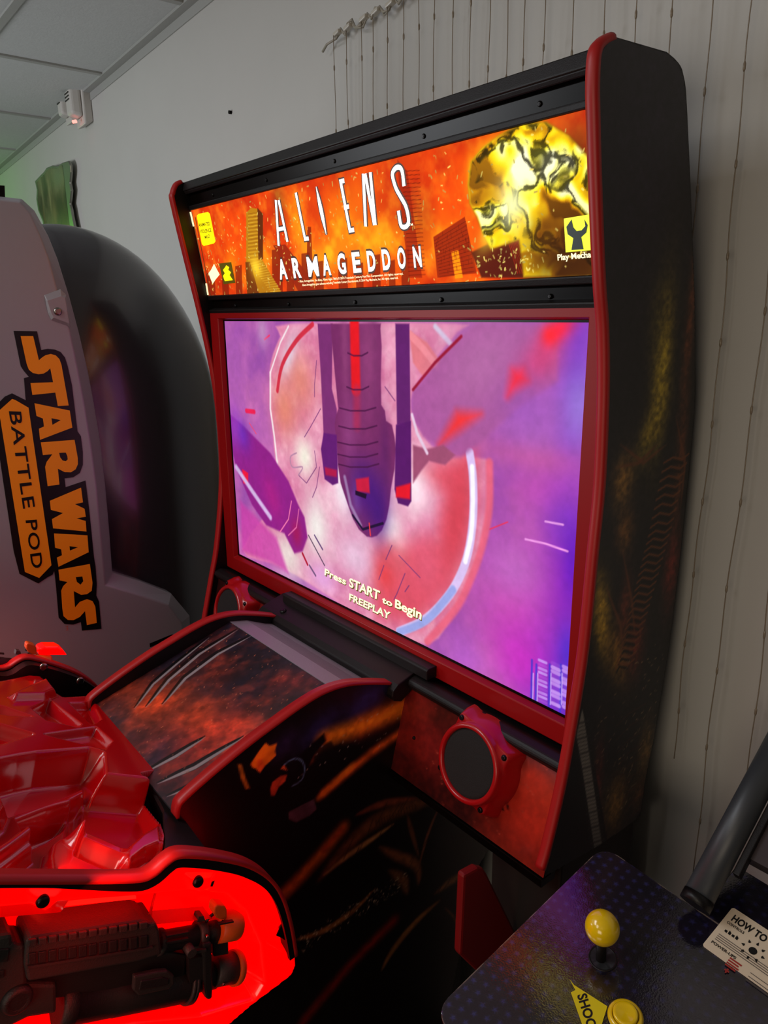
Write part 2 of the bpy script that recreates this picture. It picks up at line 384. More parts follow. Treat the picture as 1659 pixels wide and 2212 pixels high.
def side(front, back, xa, xb, nm):
    ol = [(xb, p[1], p[2]) for p in front] + [(xb, back[-1][1], front[-1][2]-0.01)] + [(xb, p[1], p[2]) for p in back[::-1]]
    mb = MB(); mb.prism(ol, (xa-xb, 0, 0)); return mb.build(nm, [MAT['black']], cab)
sr_ = side(fr, bk, XR0, XR1, 'side_panel'); sl_ = side(fl, [np.array([0, p[1], p[2]]) for p in bk], XL0, XL1, 'side_panel')
e1 = molding(fr, XR0-0.001, XR1+0.001, 0.006, -1).build('edge_molding', MAT['redtrim'], sr_)
e2 = molding([np.array([0, p[1], p[2]]) for p in fl], XL0-0.001, XL1+0.001, 0.006, -1).build('edge_molding', MAT['redtrim'], sl_)

# back box, top shelf, marquee surround
XI0, XI1 = XL1, XR0
mb = MB(); mb.box(XI0, XI1, 0.79, 0.85, -0.75, 0.245); mb.build('monitor_housing', MAT['black'], cab)
mt, mbm = (0.737, 0.213), (0.764, 0.040)       # marquee top and bottom edges (Y, Z)
def bar(y0, z0, y1, z1, th, nm, mat, bev=0.002):   # a board across the cabinet between two (Y,Z) lines
    d = np.array([y1-y0, z1-z0]); n = np.array([d[1], -d[0]])/np.linalg.norm(d)
    if n[0] < 0: n = -n
    mb = MB(); mb.prism([(XI0, y0, z0), (XI0, y1, z1), (XI0, y1+n[0]*th, z1+n[1]*th), (XI0, y0+n[0]*th, z0+n[1]*th)], (XI1-XI0, 0, 0))
    return mb.build(nm, MAT[mat], cab, bevel=bev)
bar(0.726, 0.268, 0.722, 0.250, 0.10, 'top_cap', 'satin')
bar(0.724, 0.250, 0.728, 0.243, 0.06, 'top_cap_lip', 'satin')
tp = bar(0.735, 0.243, 0.741, 0.222, 0.02, 'upper_trim_plate', 'gloss')
bar(0.733, 0.222, mt[0]-0.003, mt[1], 0.02, 'marquee_retainer', 'satin')
bar(mbm[0]-0.003, mbm[1], 0.764, 0.030, 0.02, 'marquee_retainer', 'satin')
lp = bar(0.772, 0.030, 0.776, 0.008, 0.02, 'lower_trim_plate', 'gloss')
bar(0.762, 0.010, 0.765, 0.000, 0.02, 'frame_lip', 'satin')
for x in (-1.45, -1.24, -1.03, -0.82, -0.62):
    screw(tp, (x, 0.739, 0.232), (0, -1, -0.2), 0.0035); screw(lp, (x, 0.774, 0.018), (0, -1, 0), 0.0035)

# lit marquee
Vm = np.array([0, mt[0]-mbm[0], mt[1]-mbm[1]]); Hm = np.linalg.norm(Vm)
mq = Art((XI0+0.001, mbm[0], mbm[1]), (1, 0, 0), Vm, XI1-XI0-0.002, Hm, 900, (214, 52, 4))
mq.noise(0.10, 3, 0.35, 0.65, (176, 20, 2), (248, 80, 4)); mq.noise(0.02, 9, 0.2, 0.9, (170, 30, 4), (255, 90, 14), 0.30)
for p, rx, ry, c, a in [((740, 480), .05, .05, (255, 150, 8), .9), ((820, 520), .11, .035, (255, 176, 14), .8), ((700, 560), .06, .03, (255, 190, 20), .8), ((640, 470), .03, .05, (255, 170, 10), .7),
        ((500, 570), .03, .03, (255, 150, 8), .8), ((560, 560), .05, .03, (255, 160, 8), .7), ((960, 520), .05, .025, (255, 140, 8), .8), ((880, 560), .06, .03, (255, 120, 8), .7), ((780, 420), .05, .03, (240, 120, 10), .6),
        ((600, 430), .02, .03, (120, 60, 20), .7), ((900, 480), .03, .04, (150, 50, 12), .5), ((1230, 300), .06, .05, (176, 26, 10), .7), ((860, 350), .04, .03, (170, 40, 10), .5), ((470, 510), .03, .05, (190, 30, 6), .6)]:
    mq.blob(p, rx, ry, 0.0, c, a)
mq.noise(0.03, 21, 0.45, 0.75, (200, 60, 6), (255, 200, 40), 0.28)
# burning city
def tower(pts, c, rows=0, cc=(255, 170, 20), seed=1):
    mq.poly(pts, c, 0.0006)
rr = np.random.default_rng(4)
dk = (120, 26, 4); dk2 = (86, 18, 4)
for x, y, w_ in [(598, 540, 22), (626, 560, 16), (660, 548, 18), (740, 560, 20), (776, 570, 16), (812, 552, 18), (846, 564, 14), (690, 566, 16), (515, 575, 14), (455, 590, 18), (486, 600, 14), (875, 540, 18)]:
    mq.poly([(x-w_/2, y), (x+w_/2, y-3), (x+w_/2+2, 640), (x-w_/2+2, 640)], dk, 0.0006, 0.75)
mq.poly([(664, 490), (672, 490), (676, 600), (662, 600)], dk, 0.0005, 0.8)
mq.poly([(590, 530), (616, 528), (700, 640), (650, 640)], (140, 34, 8), 0.0006, 0.9)
mq.poly([(858, 345), (880, 370), (912, 600), (884, 600), (868, 470)], (150, 32, 6), 0.0008, 0.8)
for k in range(26): y = 370+k*9; mq.stroke([(868+k*0.6, y), (906+k*0.5, y-2)], 0.0008, (76, 14, 2), a=0.8)
mq.poly([(936, 512), (1004, 468), (1030, 590), (945, 600)], (150, 36, 6), 0.0006, 0.95)
mq.poly([(975, 545), (990, 540), (1000, 600), (983, 602)], (255, 140, 10), 0.0006)
for k in range(13): mq.stroke([(938+k, 520+k*6.5), (1006+k*1.5, 478+k*9)], 0.0007, (84, 18, 4), a=0.8)
for k in range(60):
    a_, b_ = rr.random(2); x = 938+a_*70+b_*14; y = 500+b_*92-a_*24; mq.stroke([(x, y), (x+.6, y+7)], 0.0006, (84, 18, 4), a=0.8)
mq.poly([(1018, 545), (1110, 500), (1160, 600), (1040, 600)], (70, 18, 12), 0.002, 0.9)
for k in range(12): mq.stroke([(1092+k*4, 500+k*3), (1118+k*5, 590)], 0.0010, (214, 34, 14), a=0.8)
# gold-lit tower on the left
mq.poly([(532, 460), (542, 449), (556, 451), (560, 560), (532, 568)], (176, 118, 14), 0.0006); mq.poly([(556, 449), (568, 462), (568, 560), (558, 562)], (92, 38, 6), 0.0006)
mq.poly([(534, 565), (566, 560), (608, 632), (560, 634)], (170, 110, 14), 0.0008); mq.poly([(530, 566), (540, 566), (560, 636), (534, 636)], (110, 50, 8), 0.0008)
for k in range(26): mq.stroke([(536, 462+k*4), (557, 459+k*4)], 0.0008, (232, 186, 60) if k % 2 else (120, 66, 8), a=0.8)
for k in range(14): mq.stroke([(540+k*3.4, 570+k*4.6), (566+k*3.2, 563+k*5)], 0.0008, (236, 190, 60), a=0.7)
mq.blob((553, 578), 0.02, 0.02, 0, (255, 214, 50), 0.8)
# golden smoke and rock mass at the right end
gold = [(1010, 400), (1016, 350), (1040, 320), (1080, 290), (1130, 262), (1180, 262), (1230, 292), (1276, 340), (1286, 470), (1286, 600), (1130, 600), (1120, 520), (1060, 540), (1042, 505), (1030, 470), (1014, 440)]
mq.poly(gold, (150, 92, 6), 0.003)
gm = np.array([mq.st(p) for p in gold]); sd = mq.psd(gm, (slice(0, mq.ny), slice(0, mq.nx))); mask = np.clip(-sd/0.004, 0, 1)
mq.noise(0.05, 33, 0.3, 0.62, (110, 60, 4), (255, 222, 14), 0.9, mask); mq.noise(0.012, 39, 0.3, 0.75, (80, 40, 4), (255, 236, 60), 0.45, mask)
for p, rx, ry, an, c, a in [((1050, 350), .035, .02, .6, (255, 224, 16), .9), ((1110, 320), .04, .016, .5, (250, 206, 12), .8), ((1100, 430), .026, .03, .3, (255, 255, 150), .95), ((1110, 460), .022, .022, .2, (255, 255, 215), .8),
        ((1060, 500), .03, .014, .8, (240, 226, 60), .8), ((1190, 345), .04, .012, -.4, (255, 240, 60), .85), ((1170, 400), .03, .018, -.2, (252, 214, 20), .8), ((1180, 440), .03, .016, -.2, (232, 170, 20), .8),
        ((1250, 330), .02, .03, 0, (96, 44, 10), .7), ((1190, 540), .05, .03, 0, (66, 32, 6), .9), ((1245, 420), .018, .04, 0, (70, 30, 6), .8), ((1020, 400), .006, .03, 0, (240, 190, 20), .8)]:
    mq.blob(p, rx, ry, an, c, a*0.9)
wx = fbm(mq.nx, mq.ny, .05/mq.px, 301, 3)-.5; wy = fbm(mq.nx, mq.ny, .05/mq.px, 311, 3)-.5
yy, xx = np.mgrid[0:mq.ny, 0:mq.nx]; k_w = .075/mq.px
def warp(F): return F[np.clip((yy+wy*k_w).astype(int), 0, mq.ny-1), np.clip((xx+wx*k_w*1.6).astype(int), 0, mq.nx-1)]
rid = warp(1-np.abs(2*fbm(mq.nx, mq.ny, .040/mq.px, 321, 4)-1)); bil = warp(fbm(mq.nx, mq.ny, .06/mq.px, 331, 3))
tone = np.clip((bil-.36)*3.2, 0, 1)*.75+np.clip((mq.T/Hm-.25), 0, 1)*.25
cr_ = np.clip((rid-.86)/.10, 0, 1); ramp = np.array([[70, 34, 4], [176, 112, 8], [250, 206, 14], [255, 246, 90], [255, 255, 220]], float)
ti = np.clip(tone*1.15, 0, .999)*4; i0 = ti.astype(int); fr_ = (ti-i0)[..., None]; gcol = ramp[i0]*(1-fr_)+ramp[np.minimum(i0+1, 4)]*fr_
gcol = gcol*(1-.75*cr_[..., None]); mq.c = mq.c*(1-mask[..., None]*.92)+gcol*(mask[..., None]*.92)
mq.blob((1105, 440), .020, .030, .3, (255, 255, 190), .8); mq.blob((1210, 560), .05, .025, 0, (60, 28, 6), .85); mq.blob((1180, 500), .03, .02, 0, (90, 46, 6), .6)
mq.sparks(330, [(455, 640), (1285, 240)], (255, 226, 110), 0.005, 0.0016, 2.2, 5, 1.2)
mq.sparks(120, [(450, 640), (610, 450)], (255, 230, 110), 0.004, 0.0016, 1.2, 6, 1.5)
mq.sparks(50, [(1030, 600), (1150, 530)], (255, 236, 120), .004, .0016, 2.2, 8, 1.5)
mq.stroke([(422, 470), (455, 640)], 0.003, (70, 40, 14)); mq.stroke([(414, 458), (450, 640)], 0.003, (90, 70, 40))
mqo = mq.build('marquee', art_mat('marquee_print', emit=1.3, rough=0.3, coat=0.0), cab, smooth=False); tag(mqo, 'backlit orange marquee with burning city picture')
mN = mq.N if mq.N[1] < 0 else -mq.N
def mqp(p, off=0.0007): return hplane(p, mq.O, mq.N)+mN*off
# title lettering: dark halo strokes below, white strokes above
LET = [([(603, 531), (597, 432)], [(603, 432), (622, 522)], [(600, 496), (614, 493)]),
       ([(640, 416), (660, 516), (668, 515)],),
       ([(684, 403), (706, 507)],),
       ([(745, 390), (737, 392), (757, 498), (766, 496)], [(744, 448), (755, 446)]),
       ([(791, 489), (786, 375)], [(790, 375), (810, 486)], [(812, 486), (801, 372)]),
       ([(874, 402), (870, 370), (863, 361), (854, 365), (849, 378), (856, 405), (866, 424), (878, 446), (884, 475), (880, 488), (871, 490), (866, 482), (862, 455)],)]
halo = MB(); wht = MB()
for L in LET:
    for s_ in L:
        P = [mqp(p, 0) for p in s_]
        if len(P) > 6: P = smoothpath(P, 4)
        spike = (s_[0] == (684, 403))
        wd = 0.0064
        if spike: P = [P[0]*(1-t)+P[1]*t for t in np.linspace(0, 1, 9)]; wd = [0.001, 0.004, 0.007, 0.009, 0.0095, 0.009, 0.007, 0.004, 0.001]
        strokes_into(halo, [P], 0.0112 if not spike else [v+0.006 for v in wd], mN, 0.0006)
        strokes_into(wht, [P], wd, mN, 0.0012)
names = 'ARMAGEDDON'; xs = [606, 636, 668, 700, 733, 765, 797, 829, 862, 896]
for i, ch in enumerate(names):
    x = xs[i]; wd = 17 if ch != 'M' else 23; t_ = (i/9.0)
    yb = 602-t_*26; yt = 560-t_*28-(-1)*0
    q = [mqp((x, yb)), mqp((x+wd, yb-1.5)), mqp((x+wd-6+2*t_, yt-1.5)), mqp((x-6+2*t_, yt))]
    text_into(wht, ch, q, mN*0.0006, bold=0.028 if ch == 'M' else .035); cq = sum(q)/4
    text_into(halo, ch, [cq+(a-cq)*1.10 for a in q], mN*0.0000, bold=0.07)
halo.build('title_outline', MAT['dark_e'], mqo); tag(wht.build('title_lettering', MAT['white_e'], mqo), 'white lettering reading ALIENS ARMAGEDDON')
lg = MB()
text_into(lg, 'Alien, Armageddon, the Alien, Aliens logos TM & © 2014 Twentieth Century Fox Film Corporation. All rights reserved.', [mqp((648, 610)), mqp((872, 593)), mqp((871, 588)), mqp((647, 605))], 0, 0.01)
lg.build('legal_lettering', MAT['cream_e'], mqo); lg = MB()
text_into(lg, 'Aliens Armageddon game software excluding Twentieth Century Fox elements, © 2014 Play Mechanix, Inc. All rights reserved.', [mqp((654, 618)), mqp((861, 602)), mqp((860, 597)), mqp((653, 613))], 0, 0.01)
lg.build('legal_lettering', MAT['cream_e'], mqo); lg = MB()
text_into(lg, 'TM', [mqp((884, 488)), mqp((893, 487)), mqp((892, 482)), mqp((883, 483))], 0, 0.02)
lg.build('trademark', MAT['cream_e'], mqo)
mb = MB(); mb.prism([mqp(p, 0.0006) for p in ((426, 466), (430, 462), (450, 458), (454, 462), (466, 522), (462, 526), (441, 531), (437, 527))], mN*0.0005); rl = mb.build('rating_label', MAT['yellow_e'], mqo)
mb = MB()
for t_, (ya, yb), xa, xb in (('ANIMATED', (490, 482), 431, 455), ('VIOLENCE', (504, 496), 434, 458), ('MILD', (516, 509), 444, 455)):
    text_into(mb, t_, [mqp((xa, ya)), mqp((xb, ya-3.5)), mqp((xb-1, yb-3.5)), mqp((xa-1, yb))], mN*0.0007, 0.02)
mb.build('label_lettering', MAT['olive_e'], rl)
mb = MB(); mb.prism([mqp(p, 0.0005) for p in ((1219, 472), (1274, 463), (1280, 540), (1223, 545))], mN*0.0004); em = mb.build('maker_emblem', MAT['lime_e'], mqo)
mb = MB()
mb.prism([mqp(p, 0.0011) for p in ((1236, 474), (1225, 490), (1228, 506), (1240, 514), (1236, 540), (1262, 538), (1257, 512), (1268, 502), (1271, 486), (1264, 474), (1266, 488), (1258, 497), (1247, 499), (1240, 491))], mN*0.0004)
mb.build('wrench_symbol', MAT['ink_e'], em)
mb = MB(); text_into(mb, 'Play Mechan', [mqp((1206, 562)), mqp((1287, 554.5)), mqp((1285, 541.5)), mqp((1205, 549))], mN*0.0006, 0.03)
cutx = XI1-0.004
mb.v = [(min(v[0], cutx), v[1], v[2]) for v in mb.v]; mb.build('maker_lettering', MAT['cream_e'], mqo)
mb = MB(); mb.prism([mqp(p, 0.0005) for p in ((451, 590), (456, 584), (463, 570), (468, 580), (475, 593), (466, 604), (460, 613), (456, 603))], mN*0.0004); mb.build('diamond_emblem', MAT['cream_e'], mqo)
mb = MB(); mb.prism([mqp(p, 0.0005) for p in ((474, 569), (500, 566), (509, 611), (484, 614))], mN*0.0004); e_ = mb.build('square_emblem', MAT['olive_e'], mqo)
mb = MB(); mb.prism([mqp(p, 0.0011) for p in ((490, 573), (496, 577), (494, 583), (500, 588), (497, 594), (504, 605), (487, 607), (483, 596), (487, 590), (483, 583), (487, 578))], mN*0.0004); mb.build('emblem_flame', MAT['yellow_e'], e_)
for (a, b) in (((412, 458), (419, 489)), ((446, 612), (450, 637))):
    mb = MB(); A = mqp(a); B = mqp(b); mb.prism([A, B, B+np.array([.004, 0, 0]), A+np.array([.004, 0, 0])], mN*0.002); mb.build('light_leak_edge', MAT['cream_e'], mqo)

# screen
SX0, SX1, SZ0, SZ1, SY = -1.5094, -0.5594, -0.5481, -0.0137, 0.7762
sc = Art((SX0, SY, SZ0), (1, 0, 0), (0, 0, 1), SX1-SX0, SZ1-SZ0, 760, (176, 92, 172))
sc.noise(0.16, 50, 0.35, 0.65, (150, 76, 160), (196, 108, 176)); sc.noise(0.05, 57, 0.4, 0.7, (150, 70, 170), (204, 104, 170), 0.22)
def c4(*a): return [(x/2.304+380, y/2.304+640) for x, y in a]
def c5(*a): return [(x/2.087+900, y/2.087+640) for x, y in a]
B = sc.blob
B((1200, 820), .10, .12, 0, (140, 70, 190), .5); B((1245, 760), .03, .2, 0, (110, 50, 200), .7); B((1250, 880), .03, .05, 0, (150, 130, 215), .7)
B((1150, 1330), .12, .12, 0, (214, 74, 176), .8); B((1220, 1280), .05, .12, 0, (130, 24, 180), .7); B((1110, 1230), .06, .05, 0, (186, 104, 190), .7)
B((1180, 1060), .07, .04, 0, (196, 70, 170), .6); B((1225, 1130), .04, .05, 0, (120, 50, 190), .7); B((1150, 985), .09, .02, 0, (206, 84, 140), .5)
B((1205, 1490), .07, .07, 0, (84, 36, 196), .95); B((1225, 1420), .02, .05, 0, (60, 40, 200), .8); B((1240, 1220), .02, .06, 0, (90, 20, 190), .7); B((1000, 770), .07, .05, 0, (186, 110, 170), .6); B((1120, 780), .05, .04, 0, (150, 70, 170), .6); B((1150, 900), .05, .05, 0, (170, 96, 180), .6); B((1130, 1430), .06, .06, 0, (206, 44, 190), .8); B((1000, 1420), .05, .04, .4, (180, 90, 200), .7)
# corridor disc
disc = c4((470, 340), (520, 200), (570, 136), (1390, 134), (1400, 180), (1300, 300), (1180, 470), (1180, 600), (1240, 700), (1300, 760), (1470, 800), (1560, 830), (1565, 1000), (1535, 1200), (1480, 1380), (1390, 1560), (1240, 1735), (900, 1580), (740, 1480), (600, 1390), (480, 1330), (330, 1260), (500, 1000), (490, 780), (470, 520))
disc = [tuple(q) for q in smoothpath([np.array(q) for q in disc], 3, closed=True)]
sc.poly(disc, (224, 136, 172), .004)
dm = np.clip(-sc.psd(np.array([sc.st(p) for p in disc]), (slice(0, sc.ny), slice(0, sc.nx)))/.01, 0, 1)
sc.noise(0.05, 60, 0.35, 0.7, (206, 110, 150), (240, 180, 202), 0.6, dm); sc.noise(0.018, 66, 0.5, 0.8, (196, 100, 140), (246, 200, 210), 0.18, dm)
B(c4((620, 420))[0], .05, .06, .4, (220, 130, 110), .8); B(c4((560, 300))[0], .02, .05, -.6, (214, 206, 224), .8); B(c4((540, 560))[0], .05, .06, 0, (220, 128, 100), .8)
sc.stroke(smoothpath([np.array(q) for q in c4((505, 470), (530, 340), (600, 220), (680, 140))], 5), .010, (204, 44, 66), .002); sc.stroke(c4((470, 380), (470, 560), (490, 700), (505, 840)), .006, (240, 220, 225), .002); sc.stroke(c4((470, 380), (520, 230), (560, 150)), .004, (240, 226, 230), .002)
sc.poly(c4((1200, 870), (1300, 820), (1470, 790), (1480, 1000), (1450, 1240), (1370, 1450), (1210, 1640), (1000, 1600), (960, 1400), (1080, 1240), (1300, 1200), (1330, 1000)), (216, 76, 96), .03, .95)
B(c4((1400, 1100))[0], .03, .10, -.2, (206, 60, 76), .7)
for p, rx, ry, c, a in [((640, 800), .035, .04, (240, 240, 220), .9), ((700, 1150), .05, .07, (236, 232, 226), .95), ((840, 960), .045, .06, (255, 250, 250), .95), ((1060, 1150), .04, .05, (255, 246, 240), .9), ((1190, 960), .04, .05, (255, 232, 240), .9), ((560, 1290), .06, .06, (228, 224, 212), .8), ((900, 1300), .07, .05, (226, 196, 220), .8), ((730, 1400), .05, .03, (222, 160, 220), .8),
        ((1040, 1380), .03, .035, (226, 60, 66), .85), ((1060, 1290), .04, .03, (214, 76, 90), .7), ((1250, 1330), .04, .05, (222, 92, 120), .7)]:
    B(c4(p)[0], rx, ry, 0, c, a)
sm4 = lambda *a: smoothpath([np.array(q) for q in c4(*a)], 5)
sc.stroke(sm4((1462, 780), (1478, 900), (1480, 1080), (1460, 1250), (1420, 1380), (1350, 1500), (1240, 1610), (1110, 1670)), .0165, (214, 190, 236), .002)
sc.stroke(sm4((1474, 850), (1478, 1000), (1470, 1180), (1440, 1320)), .009, (255, 250, 255), .002, .9); sc.stroke(sm4((1380, 1460), (1250, 1610), (1110, 1672)), .014, (126, 150, 220), .003, .7)
sc.stroke(sm4((1560, 830), (1560, 1040), (1530, 1220), (1470, 1400), (1390, 1560), (1250, 1720)), .014, (228, 96, 122), .004, .9)
sc.poly(c4((1160, 170), (1250, 230), (1320, 330), (1230, 400), (1180, 330)), (224, 120, 130), .003); sc.stroke(c4((1165, 190), (1230, 260), (1300, 350)), .012, (240, 140, 150), .002); sc.stroke(c4((1290, 150), (1370, 240)), .008, (214, 200, 226), .003)
# hull at upper right and right-hand arm
sc.poly(c4((1410, 200), (1180, 470), (1175, 590), (1230, 700), (1290, 740), (1340, 800), (1420, 800), (1500, 740), (1700, 560), (1900, 420), (1900, 136), (1500, 136)), (166, 84, 150), .006, .9)
B(c5((300, 300))[0], .09, .06, .5, (176, 104, 160), .8); B(c5((500, 500))[0], .05, .04, 0, (150, 80, 180), .5)
sc.stroke(c4((1180, 465), (1290, 330), (1420, 200)), .005, (150, 20, 50), .002); sc.poly(c5((100, 670), (180, 520), (290, 530), (200, 600)), (246, 50, 50), .014, .95); sc.poly(c5((410, 450), (430, 330), (480, 330), (500, 380), (440, 420)), (246, 40, 60), .014, .95); B(c5((560, 290))[0], .04, .025, .5, (220, 60, 110), .6)
B(c5((640, 150))[0], .03, .016, .6, (250, 40, 70), .95); B(c5((600, 175))[0], .012, .012, 0, (255, 40, 50), .8)
sc.poly(c4((1180, 740), (1250, 760), (1330, 740), (1390, 790), (1340, 840), (1260, 820), (1220, 870), (1180, 930)), (156, 76, 110), .003)
sc.stroke(c4((1175, 590), (1200, 680), (1250, 780)), .006, (224, 196, 220), .002)
sc.stroke(c5((490, 1095), (580, 1115), (680, 1150)), .003, (236, 150, 226), .001); sc.stroke(c5((580, 1015), (660, 1030)), .003, (226, 150, 226), .001); sc.stroke(c5((330, 1050), (410, 1018)), .002, (226, 50, 90), .001)
# central dark craft shape
hull = (116, 40, 96); dpur = (70, 20, 120)
sc.poly(c4((705, 136), (780, 136), (776, 460), (800, 560), (808, 700), (735, 690), (722, 400)), (120, 44, 110), .002); sc.poly(c4((1092, 136), (1162, 136), (1168, 640), (1100, 640)), (96, 30, 104), .002)
sc.poly(c4((770, 136), (1020, 136), (1018, 160), (1024, 250), (1020, 400), (1022, 540), (1040, 570), (1046, 620), (1075, 640), (1088, 700), (1095, 760), (1088, 860), (1070, 960), (1062, 1040), (1048, 1110), (1025, 1165), (1000, 1192), (975, 1200), (950, 1196), (910, 1160), (880, 1105), (860, 1050), (838, 985), (820, 930), (806, 840), (800, 740), (790, 640), (795, 600), (808, 560), (796, 440), (786, 330), (776, 220)), hull, .002)
for q, rx, ry, c_ in (((840, 250), .012, .10, (150, 70, 120)), ((985, 350), .012, .12, (92, 30, 84)), ((860, 700), .02, .05, (146, 66, 130)), ((1040, 760), .015, .06, (84, 26, 92)), ((930, 880), .04, .03, (86, 34, 110)), ((900, 1000), .015, .03, (150, 120, 190))): B(c4(q)[0], rx, ry, 0, c_, .55)
B(c4((960, 300))[0], .030, .10, 0, (150, 66, 120), .7); B(c4((870, 620))[0], .03, .05, 0, (140, 60, 120), .5); B(c4((950, 980))[0], .05, .05, 0, dpur, .85); B(c4((1010, 1080))[0], .03, .05, 0, (60, 16, 120), .7)
sc.stroke(c4((888, 136), (892, 300), (896, 460)), .026, (226, 20, 32), .004); sc.stroke(c4((900, 470), (900, 640)), .020, (170, 40, 80), .008, .7)
for y, w0, dx in ((296, 50, 0), (465, 55, 0), (570, 90, 0), (660, 95, 0), (740, 100, 0), (800, 100, 0), (850, 95, 10)): sc.stroke(c4((905-w0, y-14), (905-w0*.4, y), (905+w0*.4+dx, y), (905+w0+dx, y-16)), .0028, (66, 14, 60), .001, .8)
sc.poly(c4((735, 680), (800, 690), (808, 930), (780, 940), (740, 910), (722, 760)), (96, 24, 110), .002); sc.poly(c4((740, 850), (800, 865), (800, 900), (745, 890)), (190, 20, 60), .003, .8)
sc.poly(c4((1095, 640), (1170, 620), (1172, 1020), (1155, 1046), (1105, 1030), (1088, 960)), (86, 20, 100), .002); sc.poly(c4((1095, 950), (1168, 930), (1165, 1010), (1095, 1000)), (226, 20, 40), .003)
sc.poly(c4((895, 910), (960, 900), (965, 980), (900, 970)), (196, 24, 60), .003); sc.poly(c4((893, 966), (950, 985), (945, 1008), (893, 988)), (30, 6, 40), .001); sc.stroke(c4((840, 900), (870, 1040), (920, 1140)), .008, (170, 150, 190), .003, .7); sc.stroke(c4((880, 1090), (930, 1160), (1030, 1130)), .005, (30, 10, 50), .001); sc.stroke(c4((962, 1130), (968, 1190)), .003, (240, 60, 60), .001)
# left arm
sc.poly(c4((240, 560), (330, 640), (470, 780), (560, 920), (610, 1040), (640, 1100), (655, 1200), (630, 1270), (590, 1280), (540, 1180), (450, 1140), (380, 1040), (300, 860)), (140, 30, 130), .004)
B(c4((330, 680))[0], .03, .04, .5, (100, 40, 180), .8); B(c4((480, 1000))[0], .03, .05, .5, (176, 30, 130), .7); B(c4((600, 1180))[0], .02, .03, 0, (160, 20, 80), .8)
sc.poly(c4((330, 860), (360, 880), (360, 940), (335, 930)), (230, 20, 60), .002); sc.stroke(c4((300, 850), (380, 970), (470, 1100)), .013, (206, 176, 220), .004); sc.stroke(c4((575, 1020), (560, 1110), (520, 1170)), .003, (240, 120, 170), .001); sc.stroke(c4((612, 1060), (600, 1150), (560, 1190)), .003, (220, 100, 160), .001)
sc.stroke(c4((630, 1280), (655, 1335)), .006, (170, 20, 50), .001); sc.stroke(c4((660, 1190), (740, 1340)), .003, (60, 40, 70), .001); sc.stroke(c4((690, 1190), (730, 1260)), .004, (90, 60, 110), .001); sc.stroke(c4((665, 1340), (695, 1390)), .005, (110, 80, 120), .001)
sc.poly(c4((320, 1020), (420, 1120), (500, 1200), (560, 1380), (480, 1330), (330, 1270)), (196, 60, 160), .01, .8); sc.stroke(c4((350, 570), (390, 575)), .010, (230, 30, 80), .002); sc.stroke(c4((365, 630), (400, 685)), .002, (240, 60, 90), .0006); sc.stroke(c4((440, 215), (465, 195)), .004, (240, 40, 90), .001)
B(c4((280, 300))[0], .04, .10, 0, (170, 90, 170), .7); B(c4((290, 650))[0], .03, .05, 0, (150, 60, 190), .7); B(c4((430, 180))[0], .02, .03, 0, (190, 150, 190), .7)
for pts in (c4((700, 320), (690, 440), (690, 500)), c4((720, 560), (670, 650), (640, 700)), c4((690, 770), (700, 850), (650, 930), (610, 890)), c4((715, 850), (700, 950), (680, 1000)), c4((1040, 450), (1090, 520)), c4((1140, 1380), (1100, 1480), (1085, 1510)), c4((1075, 1240), (1045, 1310)), c4((1110, 1290), (1215, 1400)), c4((1035, 1340), (1010, 1410)), c4((1160, 1440), (1140, 1470))):
    sc.stroke(pts, .0022, (110, 50, 110), .0008, .8)
sc.stroke(smoothpath([np.array(p) for p in c4((600, 780), (570, 800), (580, 850), (630, 850), (610, 890))], 5), .003, (176, 130, 160), .001)
# lattice in the lower right corner
for x0, x1, y0, y1 in ((.0, .02, .2, .5), (.03, .05, .1, .6), (.055, .075, .05, .5), (.085, .095, .0, .5)): pass
for x in (520, 540, 600, 650, 690): sc.stroke(c5((x, 1660 if x > 530 else 1640), (x-4, 1830+(x-520)*.35)), .0035, (70, 50, 200), .001, .9); sc.stroke(c5((x+6, 1700), (x+3, 1840)), .0018, (220, 200, 255), .0006, .8)
for k in range(11):
    y = 1640+k*18; sc.stroke(c5((552, y), (584, y+13)), .0045, (200, 156, 240), .001, (.8, .2, .7)[k % 3]); sc.stroke(c5((612, y+14), (642, y+28)), .006, (206, 160, 240), .0012, (.75, .15, .8)[(k+1) % 3]); sc.stroke(c5((662, y+30), (688, y+42)), .006, (206, 160, 240), .0012, (.7, .75, .15)[k % 3])
sc.mul(0.012, 91, 0.05)
sco = sc.build('screen', art_mat('screen_picture', emit=1.08, rough=0.2), cab, smooth=False); tag(sco, 'bright pink and purple game picture')
mb = MB(); hb = MB()
def sp(p, o=.0008): q = Y_(p, SY); q[1] -= o; return q
for t_, q in (('Press', ((702, 1241), (748, 1263), (749, 1249), (703, 1227))), ('START', ((755, 1266), (820, 1296), (822, 1276), (756, 1247))), ('to', ((826, 1301), (848, 1310), (849, 1297), (827, 1287))), ('Begin', ((854, 1311), (911, 1336), (913, 1316), (855, 1292))), ('FREEPLAY', ((755, 1295), (843, 1338), (845, 1322), (756, 1281)))):
    if t_ == 'Begin': q = ((854, 1311), (911, 1338), (913, 1317), (855, 1293))
    Q = [sp(p, .0012) for p in q]; text_into(mb, t_, Q, 0, .026)
    Q = [a+np.array([.001, .0006, -.0015]) for a in Q]; text_into(hb, t_, Q, 0, .055)
hb.build('prompt_shadow', MAT['olive_e'], sco); tag(mb.build('prompt_lettering', MAT['cream_e'], sco), 'cream lettering reading Press START to Begin FREEPLAY')
